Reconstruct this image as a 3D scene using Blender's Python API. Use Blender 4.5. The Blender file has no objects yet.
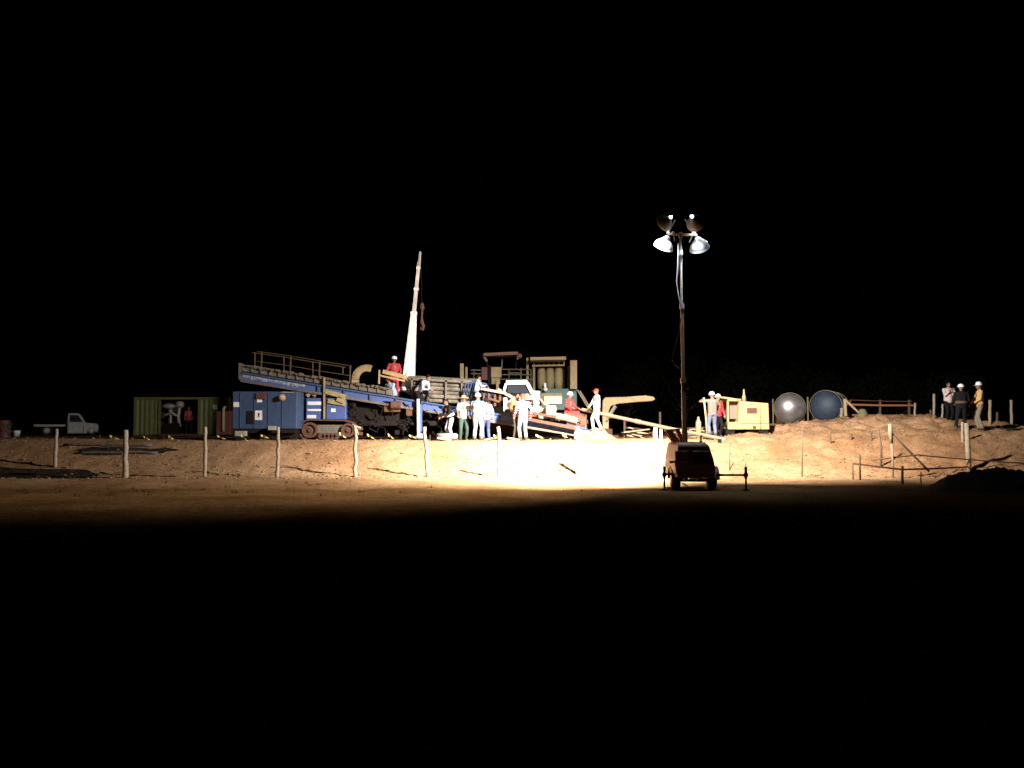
import bpy, bmesh, math, random
from mathutils import Vector, Matrix, noise, Euler
R = random.Random(11)
C = bpy.context.scene.collection
F = 940.0; CAMH = 1.6; HZ = 429.0
PITCH = math.atan((HZ-384.0)/F)
SP, CP = math.sin(PITCH), math.cos(PITCH)

def P(px, py, Y):
    """world point at depth Y seen at pixel px, py"""
    uy = (384.0-py)/F; ux = (px-512.0)/F
    t = Y/(CP-uy*SP)
    return Vector((ux*t, Y, CAMH+(SP+uy*CP)*t))
def sm(a, b, x):
    t = max(0.0, min(1.0, (x-a)/(b-a))); return t*t*(3-2*t)
def gz(x, y):
    """height of the ground"""
    z = -0.12*(1-sm(27.5, 31, y))
    pl = 1.16+0.12*sm(2, 9, x)
    z += pl*sm(31.2, 35.9, y)
    r = sm(7.4, 11.2, x)*0.42+sm(12, 16, x)*0.12
    bm = sm(36.2, 40.2, y)*(1-sm(42, 47, y))
    z += r*bm*0.92
    z += 0.3*sm(10, 16, x)*sm(33.5, 36.5, y)
    z -= 0.5*sm(17.5, 23, x)*sm(36, 40, y)
    # dirt heaps along the right berm
    n = noise.noise(Vector((x*0.55, y*0.55, 3.1)))
    n2 = noise.noise(Vector((x*1.7, y*1.7, 7.7)))
    n3 = noise.noise(Vector((x*5.1, y*5.1, 1.7)))
    k = sm(7.0, 9.0, x)*sm(36.6, 38.5, y)*(1-sm(44, 50, y))
    z += k*(n*0.13+n2*0.07+n3*0.03)
    k2 = sm(30.5, 33, y)*(1-sm(37, 60, y))
    z += k2*(n2*0.05+n3*0.025)*(1+1.6*sm(6, 12, x))
    near = (1-sm(29, 33, y))
    z += near*(n*0.05+n2*0.015)
    # wheel ruts and edge lump at the foot of the bank
    z += 0.06*n3*math.exp(-((y-31.6)/0.8)**2)
    # shallow ditch on the left
    dx = sm(-12.6, -14.0, x) if x < -12 else 0
    z -= 0.06*(1-sm(-14.2, -12.9, x))*math.exp(-((y-31.6)/0.75)**2)
    return z

# ---------------------------------------------------------------- materials
def mat(name, col, rough=0.7, metal=0.0, dirt=0.35, dcol=(0.16, 0.10, 0.055), scale=6.0, bump=0.15, emis=None):
    m = bpy.data.materials.new(name); m.use_nodes = True
    nt = m.node_tree; N = nt.nodes; L = nt.links
    b = N['Principled BSDF']
    tc = N.new('ShaderNodeTexCoord')
    n1 = N.new('ShaderNodeTexNoise'); n1.inputs['Scale'].default_value = scale; n1.inputs['Detail'].default_value = 8
    n1.inputs['Roughness'].default_value = 0.65
    L.new(tc.outputs['Object'], n1.inputs['Vector'])
    rp = N.new('ShaderNodeValToRGB'); rp.color_ramp.elements[0].position = 0.48-0.2*dirt; rp.color_ramp.elements[1].position = 0.72
    L.new(n1.outputs['Fac'], rp.inputs['Fac'])
    mx = N.new('ShaderNodeMix'); mx.data_type = 'RGBA'
    mx.inputs[6].default_value = (*col, 1); mx.inputs[7].default_value = (*dcol, 1)
    mul = N.new('ShaderNodeMath'); mul.operation = 'MULTIPLY'; mul.inputs[1].default_value = dirt
    L.new(rp.outputs['Color'], mul.inputs[0]); L.new(mul.outputs[0], mx.inputs[0])
    L.new(mx.outputs[2], b.inputs['Base Color'])
    b.inputs['Roughness'].default_value = rough; b.inputs['Metallic'].default_value = metal
    if bump:
        bp = N.new('ShaderNodeBump'); bp.inputs['Strength'].default_value = bump; bp.inputs['Distance'].default_value = 0.03
        L.new(n1.outputs['Fac'], bp.inputs['Height']); L.new(bp.outputs['Normal'], b.inputs['Normal'])
    if max(col) < 0.03: b.inputs['Specular IOR Level'].default_value = 0.12
    if emis:
        b.inputs['Emission Color'].default_value = (*emis[0], 1); b.inputs['Emission Strength'].default_value = emis[1]
    return m

def band_mat(name, c1, c2, scale, thr=0.5, axis='Z', dirt=0.2, rough=0.85, dist=0.0):
    m = bpy.data.materials.new(name); m.use_nodes = True
    nt = m.node_tree; N = nt.nodes; L = nt.links; b = N['Principled BSDF']
    tc = N.new('ShaderNodeTexCoord'); w = N.new('ShaderNodeTexWave'); w.bands_direction = axis
    w.inputs['Scale'].default_value = scale; w.inputs['Distortion'].default_value = dist; w.inputs['Detail'].default_value = 1
    L.new(tc.outputs['Object'], w.inputs['Vector'])
    rp = N.new('ShaderNodeValToRGB'); e = rp.color_ramp.elements
    e[0].position = thr-0.06; e[1].position = thr+0.06; e[0].color = (*c1, 1); e[1].color = (*c2, 1)
    L.new(w.outputs['Fac'], rp.inputs['Fac'])
    n = N.new('ShaderNodeTexNoise'); n.inputs['Scale'].default_value = 9; L.new(tc.outputs['Object'], n.inputs['Vector'])
    mx = N.new('ShaderNodeMix'); mx.data_type = 'RGBA'; mx.blend_type = 'MULTIPLY'; mx.inputs[0].default_value = dirt
    L.new(rp.outputs['Color'], mx.inputs[6]); L.new(n.outputs['Fac'], mx.inputs[7]); L.new(mx.outputs[2], b.inputs['Base Color'])
    b.inputs['Roughness'].default_value = rough
    return m

M = {}
M['blue'] = mat('blue_paint', (0.05, 0.105, 0.34), 0.55, 0, 0.7, (0.09, 0.08, 0.09), scale=6, bump=0.4)
M['blue_dull'] = mat('dull_blue_paint', (0.038, 0.070, 0.155), 0.65, 0, 0.75, (0.025, 0.04, 0.08), scale=5, bump=0.4)
M['rack'] = mat('muddy_steel', (0.20, 0.165, 0.13), 0.7, 0.2, 0.8, (0.05, 0.04, 0.035), scale=9, bump=0.5)
M['white'] = mat('white_paint', (0.78, 0.78, 0.76), 0.5, 0, 0.3, scale=5)
M['white_clean'] = mat('clean_white_paint', (0.8, 0.8, 0.8), 0.45, 0, 0.08, scale=5)
M['dark'] = mat('dark_machinery', (0.010, 0.009, 0.008), 0.75, 0.1, 0.5, (0.035, 0.02, 0.012), scale=8, bump=0.4)
M['black'] = mat('black_rubber', (0.015, 0.015, 0.015), 0.85, 0, 0.3, scale=10)
M['rust'] = mat('rusty_steel', (0.13, 0.055, 0.03), 0.85, 0.1, 0.6, (0.03, 0.02, 0.015), scale=9, bump=0.4)
M['tan'] = mat('tan_painted_steel', (0.42, 0.30, 0.15), 0.7, 0, 0.5, scale=5, bump=0.2)
M['khaki'] = mat('khaki_painted_steel', (0.34, 0.27, 0.13), 0.7, 0, 0.5, scale=6, bump=0.2)
M['railm'] = mat('ochre_rail_paint', (0.08, 0.055, 0.025), 0.6, 0.1, 0.4, scale=10)
M['teal'] = mat('teal_painted_steel', (0.07, 0.17, 0.16), 0.6, 0, 0.4, scale=5)
M['maroon'] = mat('maroon_paint', (0.10, 0.02, 0.02), 0.6, 0, 0.4, scale=6)
M['yellow'] = mat('cream_yellow_paint', (0.56, 0.36, 0.14), 0.55, 0, 0.3, scale=4)
M['redp'] = mat('red_paint', (0.42, 0.05, 0.03), 0.6, 0, 0.3, scale=6)
M['steel'] = mat('bare_steel', (0.42, 0.42, 0.42), 0.4, 0.7, 0.3, scale=7)
M['galv'] = mat('galvanised_steel', (0.42, 0.38, 0.34), 0.5, 0.2, 0.35, scale=12)
M['tankw'] = mat('worn_white_tank_paint', (0.62, 0.58, 0.57), 0.30, 0.6, 0.85, (0.16, 0.12, 0.11), scale=1.6, bump=0.25)
M['tankb'] = mat('dark_blue_tank_paint', (0.05, 0.075, 0.125), 0.55, 0.1, 0.6, (0.02, 0.02, 0.03), scale=5)
M['glassd'] = mat('dark_window_glass', (0.02, 0.025, 0.03), 0.12, 0.0, 0.1, bump=0)
M['wood'] = mat('weathered_fence_wood', (0.42, 0.34, 0.24), 0.9, 0, 0.6, (0.16, 0.11, 0.07), scale=14, bump=0.6)
M['woodd'] = mat('dark_bark_pole', (0.14, 0.085, 0.05), 0.9, 0, 0.6, (0.05, 0.03, 0.02), scale=14, bump=0.6)
M['timber'] = mat('sawn_timber', (0.48, 0.34, 0.20), 0.85, 0, 0.4, scale=9, bump=0.3)
M['tape'] = mat('yellow_plastic_tape', (0.72, 0.60, 0.16), 0.5, 0, 0.2, bump=0)
M['mast'] = mat('brown_dusty_mast', (0.46, 0.28, 0.14), 0.6, 0.2, 0.4, scale=8)
M['towerbody'] = mat('tower_body_paint', (0.24, 0.10, 0.055), 0.55, 0, 0.5, (0.12, 0.06, 0.035), scale=5, bump=0.2)
M['orange'] = mat('faded_orange_paint', (0.42, 0.17, 0.07), 0.65, 0, 0.4, scale=5)
M['lens'] = mat('lit_lamp_glass', (0.8, 0.85, 0.9), 0.2, 0, 0, bump=0, emis=((0.72, 0.86, 1.0), 45))
M['concrete'] = mat('grey_concrete', (0.20, 0.19, 0.17), 0.9, 0, 0.5, (0.08, 0.07, 0.06), scale=8, bump=0.4)
M['mud'] = mat('dark_ground', (0.018, 0.013, 0.010), 0.6, 0, 0.3, scale=3, bump=0.5)  # near-black tone of the two patches on the left ground
M['plastic'] = mat('white_plastic', (0.8, 0.8, 0.82), 0.4, 0, 0.1, bump=0)
M['skin'] = mat('brown_skin', (0.24, 0.11, 0.06), 0.55, 0, 0.15, (0.15, 0.07, 0.04), bump=0.05)
M['hair'] = mat('black_hair', (0.012, 0.010, 0.009), 0.8, 0, 0, bump=0.3, scale=40)
M['boot'] = mat('dusty_boot_leather', (0.05, 0.035, 0.025), 0.8, 0, 0.4, bump=0.1)
M['boomext'] = mat('worn_boom_paint', (0.74, 0.72, 0.68), 0.6, 0, 0.8, (0.30, 0.20, 0.13), scale=2.2)
M['pickw'] = mat('dusty_pickup_paint', (0.42, 0.43, 0.42), 0.5, 0, 0.6, scale=4)
M['eye'] = mat('dark_eye', (0.02, 0.015, 0.012), 0.2, 0, 0, bump=0)
M['helmet'] = mat('white_hard_hat', (0.85, 0.85, 0.85), 0.3, 0, 0, bump=0)
M['helmety'] = mat('cream_hard_hat', (0.80, 0.68, 0.42), 0.35, 0, 0, bump=0)
M['caps'] = mat('red_cap_cloth', (0.42, 0.05, 0.03), 0.85, 0, 0.1, bump=0.1)
M['straw'] = mat('straw_hat', (0.45, 0.33, 0.18), 0.85, 0, 0.2, bump=0.2, scale=30)
def cloth(n, c, d=0.25): M[n] = mat(n, c, 0.9, 0, d, tuple(v*0.35 for v in c), scale=7, bump=0.35)
cloth('red_cotton', (0.42, 0.03, 0.035)); cloth('white_cotton', (0.46, 0.48, 0.54), 0.3); cloth('pale_blue_cotton', (0.28, 0.37, 0.50))
cloth('grey_trouser_cloth', (0.26, 0.25, 0.27)); cloth('dark_cloth', (0.010, 0.010, 0.011)); cloth('dark_green_cloth', (0.03, 0.06, 0.045))
cloth('denim', (0.05, 0.075, 0.15)); cloth('washed_denim', (0.15, 0.16, 0.24)); cloth('khaki_cloth', (0.22, 0.17, 0.12)); cloth('brown_cloth', (0.08, 0.055, 0.035))
cloth('taupe_cloth', (0.20, 0.15, 0.12)); cloth('pinkish_white_cloth', (0.62, 0.5, 0.46)); cloth('yellow_cloth', (0.58, 0.38, 0.14)); cloth('orange_cloth', (0.52, 0.13, 0.05))
M['stripe_blue'] = band_mat('blue_and_white_striped_cloth', (0.05, 0.09, 0.22), (0.5, 0.53, 0.6), 3.2, 0.4, 'Z', 0.1, dist=0.6)
M['stripe_reflect'] = band_mat('pale_blue_cloth_with_bands', (0.55, 0.55, 0.5), (0.12, 0.2, 0.32), 1.4, 0.45, 'Z', 0.1)
M['green_corr'] = band_mat('green_corrugated_steel', (0.33, 0.33, 0.11), (0.17, 0.185, 0.055), 1.2, 0.5, 'X', 0.7, 0.6)

# ---------------------------------------------------------------- mesh builder
class MB:
    def __init__(s): s.v = []; s.f = []
    def add(s, vs, fs):
        o = len(s.v); s.v += [Vector(v) for v in vs]; s.f += [tuple(i+o for i in f) for f in fs]; return s
    def box(s, c, size, rot=None):
        hx, hy, hz = [k/2 for k in size]; c = Vector(c)
        vs = [Vector((x, y, z)) for x in (-hx, hx) for y in (-hy, hy) for z in (-hz, hz)]
        if rot: 
            q = Euler(rot).to_matrix(); vs = [q @ v for v in vs]
        return s.add([v+c for v in vs], [(0,1,3,2),(4,6,7,5),(0,4,5,1),(2,3,7,6),(0,2,6,4),(1,5,7,3)])
    def pbox(s, x0, y0, x1, y1, Y0, Y1):
        a = P(x0, y0, Y0); b = P(x1, y1, Y0)
        return s.box(((a.x+b.x)/2, (Y0+Y1)/2, (a.z+b.z)/2), (abs(b.x-a.x), Y1-Y0, abs(a.z-b.z)))
    def beam(s, p0, p1, w, h, up=(0,0,1)):
        p0 = Vector(p0); p1 = Vector(p1); d = (p1-p0).normalized(); up = Vector(up)
        if abs(d.dot(up)) > 0.98: up = Vector((0, 1, 0))
        sd = d.cross(up).normalized(); u = sd.cross(d)
        vs = []
        for p in (p0, p1):
            for a, b in ((-1,-1),(1,-1),(1,1),(-1,1)): vs.append(p+sd*a*w/2+u*b*h/2)
        return s.add(vs, [(3,2,1,0),(4,5,6,7),(0,1,5,4),(1,2,6,5),(2,3,7,6),(3,0,4,7)])
    def tube(s, pts, rad, n=8, cap=True):
        pts = [Vector(p) for p in pts]; k = len(pts)
        rad = rad if isinstance(rad, (list, tuple)) else [rad]*k
        o = len(s.v); prev = None
        for i, p in enumerate(pts):
            d = (pts[min(i+1, k-1)]-pts[max(i-1, 0)]).normalized()
            if prev is None:
                a = Vector((0,0,1)) if abs(d.z) < 0.9 else Vector((1,0,0)); a = d.cross(a).normalized()
            else: a = (prev-d*prev.dot(d)).normalized()
            prev = a; b = d.cross(a)
            for j in range(n):
                t = 2*math.pi*j/n; s.v.append(p+(a*math.cos(t)+b*math.sin(t))*rad[i])
        for i in range(k-1):
            for j in range(n):
                q = o+i*n+j; r = o+i*n+(j+1)%n; s.f.append((q, r, r+n, q+n))
        if cap: s.f.append(tuple(o+j for j in reversed(range(n)))); s.f.append(tuple(o+(k-1)*n+j for j in range(n)))
        return s
    def lathe(s, prof, c=(0,0,0), axis=(0,0,1), n=20):
        q = Vector((0,0,1)).rotation_difference(Vector(axis).normalized()).to_matrix(); c = Vector(c); o = len(s.v)
        for r, z in prof:
            for j in range(n):
                t = 2*math.pi*j/n; s.v.append(c+q @ Vector((r*math.cos(t), r*math.sin(t), z)))
        for i in range(len(prof)-1):
            for j in range(n):
                a = o+i*n+j; b = o+i*n+(j+1)%n; s.f.append((a, b, b+n, a+n))
        return s
    def ell(s, c, r, n=12, m=8, rot=None):
        c = Vector(c); q = rot or Matrix.Identity(3); o = len(s.v)
        for i in range(m+1):
            ph = math.pi*i/m
            for j in range(n):
                t = 2*math.pi*j/n
                s.v.append(c+q @ Vector((r[0]*math.sin(ph)*math.cos(t), r[1]*math.sin(ph)*math.sin(t), -r[2]*math.cos(ph))))
        for i in range(m):
            for j in range(n):
                a = o+i*n+j; b = o+i*n+(j+1)%n; s.f.append((a, b, b+n, a+n))
        return s
    def cap(s, p0, p1, r0, r1, n=10):
        p0 = Vector(p0); p1 = Vector(p1)
        s.tube([p0, p1], [r0, r1], n); s.ell(p0, (r0,)*3, n, 6); s.ell(p1, (r1,)*3, n, 6); return s
    def build(s, name, m, parent=None, loc=None, bevel=0, smooth=False, remesh=0, rough=0):
        L = Vector(loc) if loc is not None else Vector((0,0,0))
        base = L.copy()
        if parent is not None:
            q = parent; 
            while q is not None: base = base+q.location; q = q.parent
        me = bpy.data.meshes.new(name)
        me.from_pydata([v-base for v in s.v], [], s.f); me.update()
        bm = bmesh.new(); bm.from_mesh(me)
        bmesh.ops.remove_doubles(bm, verts=bm.verts, dist=1e-5)
        bmesh.ops.recalc_face_normals(bm, faces=bm.faces); bm.to_mesh(me); bm.free()
        me.materials.append(M[m] if isinstance(m, str) else m)
        o = bpy.data.objects.new(name, me); o.location = L
        C.objects.link(o)
        if parent is not None: o.parent = parent
        if remesh:
            md = o.modifiers.new('r', 'REMESH'); md.mode = 'VOXEL'; md.voxel_size = remesh
            md2 = o.modifiers.new('s', 'SMOOTH'); md2.iterations = 3; md2.factor = 0.5
            dg = bpy.context.evaluated_depsgraph_get(); dg.update()
            nm = bpy.data.meshes.new_from_object(o.evaluated_get(dg)); o.modifiers.clear()
            nm.name = name; o.data = nm; me = nm
            if not me.materials: me.materials.append(M[m])
            smooth = True
        if smooth:
            for p in me.polygons: p.use_smooth = True
        if bevel:
            md = o.modifiers.new('bevel', 'BEVEL'); md.width = bevel; md.segments = 2; md.limit_method = 'ANGLE'
        return o

def tag(o, label=None, cat=None, group=None, kind=None):
    if label: o['label'] = label
    if cat: o['category'] = cat
    if group: o['group'] = group
    if kind: o['kind'] = kind
    return o
def thing(name, loc, label, cat, group=None):
    o = bpy.data.objects.new(name, None); o.location = loc; o.empty_display_size = 0.3; C.objects.link(o)
    return tag(o, label, cat, group)
def G(x, y, dz=0): return Vector((x, y, gz(x, y)+dz))
def PG(px, Y, dz=0):
    p = P(px, 430, Y); return G(p.x, Y, dz)

# ---------------------------------------------------------------- ground
def axis_vals(lo, hi, a, b, step, far):
    v = []; x = a
    while x <= b+1e-6: v.append(x); x += step
    s = step; x = a; left = []
    while x > lo: s *= 1.35; x -= s; left.append(max(x, lo))
    s = step; x = b; right = []
    while x < hi: s *= 1.35; x += s; right.append(min(x, hi))
    return sorted(set(left+v+right))
def ground():
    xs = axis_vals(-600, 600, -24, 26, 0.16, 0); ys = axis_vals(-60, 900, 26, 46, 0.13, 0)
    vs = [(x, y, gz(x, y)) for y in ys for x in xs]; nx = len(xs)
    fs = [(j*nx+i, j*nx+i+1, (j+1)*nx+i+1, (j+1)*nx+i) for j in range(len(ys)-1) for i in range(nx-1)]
    m = bpy.data.materials.new('sandy_earth'); m.use_nodes = True; nt = m.node_tree; N = nt.nodes; L = nt.links; b = N['Principled BSDF']
    tc = N.new('ShaderNodeTexCoord')
    def nz(s, d=8, r=0.6):
        n = N.new('ShaderNodeTexNoise'); n.inputs['Scale'].default_value = s; n.inputs['Detail'].default_value = d; n.inputs['Roughness'].default_value = r
        L.new(tc.outputs['Object'], n.inputs['Vector']); return n
    a = nz(0.35); c = nz(2.6); d = nz(11, 6, 0.7)
    rp = N.new('ShaderNodeValToRGB'); e = rp.color_ramp.elements
    e[0].position = 0.33; e[0].color = (0.29, 0.15, 0.075, 1); e[1].position = 0.68; e[1].color = (0.50, 0.31, 0.175, 1)
    L.new(a.outputs['Fac'], rp.inputs['Fac'])
    rp2 = N.new('ShaderNodeValToRGB'); e = rp2.color_ramp.elements
    e[0].position = 0.30; e[0].color = (0.76, 0.71, 0.66, 1); e[1].position = 0.62; e[1].color = (1, 1, 1, 1)
    L.new(c.outputs['Fac'], rp2.inputs['Fac'])
    mx = N.new('ShaderNodeMix'); mx.data_type = 'RGBA'; mx.blend_type = 'MULTIPLY'; mx.inputs[0].default_value = 0.75
    L.new(rp.outputs['Color'], mx.inputs[6]); L.new(rp2.outputs['Color'], mx.inputs[7])
    rp3 = N.new('ShaderNodeValToRGB'); e = rp3.color_ramp.elements
    e[0].position = 0.36; e[0].color = (0.52, 0.48, 0.44, 1); e[1].position = 0.56; e[1].color = (1.05, 1.02, 1.0, 1)
    L.new(d.outputs['Fac'], rp3.inputs['Fac'])
    mx2 = N.new('ShaderNodeMix'); mx2.data_type = 'RGBA'; mx2.blend_type = 'MULTIPLY'; mx2.inputs[0].default_value = 0.8
    L.new(mx.outputs[2], mx2.inputs[6]); L.new(rp3.outputs['Color'], mx2.inputs[7])
    # flat track: olive-brown earth, darkened further to stand in for lamp falloff
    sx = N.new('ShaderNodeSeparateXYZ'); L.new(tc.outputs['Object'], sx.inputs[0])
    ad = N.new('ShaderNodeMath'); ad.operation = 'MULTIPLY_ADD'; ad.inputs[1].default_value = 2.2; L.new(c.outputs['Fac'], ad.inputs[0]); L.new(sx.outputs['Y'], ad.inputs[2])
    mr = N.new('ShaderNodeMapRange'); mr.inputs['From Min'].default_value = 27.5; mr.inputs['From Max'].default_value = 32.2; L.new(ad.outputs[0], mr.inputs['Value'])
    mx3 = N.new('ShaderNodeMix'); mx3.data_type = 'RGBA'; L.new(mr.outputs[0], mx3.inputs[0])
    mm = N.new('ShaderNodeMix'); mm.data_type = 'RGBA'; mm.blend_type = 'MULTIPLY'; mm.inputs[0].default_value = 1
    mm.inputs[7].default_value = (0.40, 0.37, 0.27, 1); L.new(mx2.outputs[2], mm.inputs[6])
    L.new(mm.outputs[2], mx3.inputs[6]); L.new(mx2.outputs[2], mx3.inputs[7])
    # near-field albedo scaled down toward the camera, painting the lamp light's falloff
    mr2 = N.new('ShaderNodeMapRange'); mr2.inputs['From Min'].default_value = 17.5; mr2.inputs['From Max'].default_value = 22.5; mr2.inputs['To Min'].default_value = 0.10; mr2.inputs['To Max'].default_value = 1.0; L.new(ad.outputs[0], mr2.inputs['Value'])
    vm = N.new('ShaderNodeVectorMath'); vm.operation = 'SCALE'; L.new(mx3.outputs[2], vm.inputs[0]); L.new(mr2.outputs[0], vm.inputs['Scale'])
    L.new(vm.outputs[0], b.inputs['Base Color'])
    b.inputs['Roughness'].default_value = 1.0; b.inputs['Specular IOR Level'].default_value = 0.0
    bp = N.new('ShaderNodeBump'); bp.inputs['Strength'].default_value = 0.75; bp.inputs['Distance'].default_value = 0.06
    ad2 = N.new('ShaderNodeMath'); ad2.operation = 'ADD'; L.new(c.outputs['Fac'], ad2.inputs[0]); L.new(d.outputs['Fac'], ad2.inputs[1])
    L.new(ad2.outputs[0], bp.inputs['Height']); L.new(bp.outputs['Normal'], b.inputs['Normal'])
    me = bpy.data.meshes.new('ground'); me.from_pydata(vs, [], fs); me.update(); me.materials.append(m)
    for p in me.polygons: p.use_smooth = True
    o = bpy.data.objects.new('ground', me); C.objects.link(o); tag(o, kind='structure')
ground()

def sheet(name, m, cx, cy, rx, ry, dz=0.004, seed=1, xmin=None):
    rr = random.Random(seed); mb = MB(); n = 48; rings = 14; vs = [(cx, cy, gz(cx, cy)+dz)]
    ph = [rr.uniform(0, 6.28) for _ in range(4)]
    for i in range(1, rings+1):
        for j in range(n):
            t = 2*math.pi*j/n; w = 1+0.10*math.sin(3*t+ph[0])+0.07*math.sin(5*t+ph[1])+0.04*math.sin(11*t+ph[2])
            x = cx+rx*w*math.cos(t)*i/rings; y = cy+ry*w*math.sin(t)*i/rings; vs.append((x, y, gz(x, y)+dz))
    fs = [(0, 1+j, 1+(j+1) % n) for j in range(n)]
    for i in range(rings-1):
        for j in range(n):
            a = 1+i*n+j; b_ = 1+i*n+(j+1) % n; fs.append((a, b_, b_+n, a+n))
    mb.add(vs, fs); o = mb.build(name, m, smooth=True); tag(o, kind='structure'); return o
sheet('dark_patch', 'mud', -19.4, 31.65, 6.2, 0.95, 0.03, 5)  # near-black sheet laid over the ground band at left
sheet('dark_patch', 'mud', -14.1, 34.15, 1.75, 0.36, 0.03, 8)  # second, smaller near-black sheet over the ground at left
# pebbles and clods on the bank: uncountable
mb = MB()
for i in range(2600):
    x = R.uniform(-22, 24); y = 30.2+abs(R.gauss(0, 1))*3.2 if R.random() < .65 else R.uniform(30, 42)
    if x > 7 and R.random() < .5: y = R.uniform(31, 41)
    r = R.uniform(0.012, 0.045)*(1.5 if R.random() < .1 else 1)
    mb.ell((x, y, gz(x, y)+r*0.3), (r*R.uniform(.8, 1.5), r*R.uniform(.8, 1.3), r*R.uniform(.5, .9)), 6, 4)
tag(mb.build('clods', mat('dry_clods', (0.30, 0.18, 0.09), 0.95, 0, 0.6)), 'loose clods and small stones scattered over the lit bank', 'stones', kind='stuff')
# dry grass tufts
mb = MB()
for i in range(420):
    x = R.uniform(-22, 24); y = R.choice([R.uniform(24, 31), R.uniform(30.8, 33), R.uniform(31, 37)])
    if -4 < x < 6 and R.random() < .8: continue
    if x > 7: y = R.uniform(30.5, 38)
    z = gz(x, y)
    for k in range(9):
        a = R.uniform(0, 6.28); h = R.uniform(.04, .13); l = R.uniform(.01, .06)
        bx_, by_ = x+R.gauss(0, .05), y+R.gauss(0, .05)
        mb.add([(bx_-.006, by_, z-.01), (bx_+.006, by_, z-.01), (bx_+math.cos(a)*l, by_+math.sin(a)*l, z+h)], [(0, 1, 2)])
tag(mb.build('dry_grass', mat('dry_grass_blades', (0.13, 0.11, 0.04), 0.9, 0, 0.4)), 'sparse dry grass tufts on the track and the bank', 'grass', kind='stuff')

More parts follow.
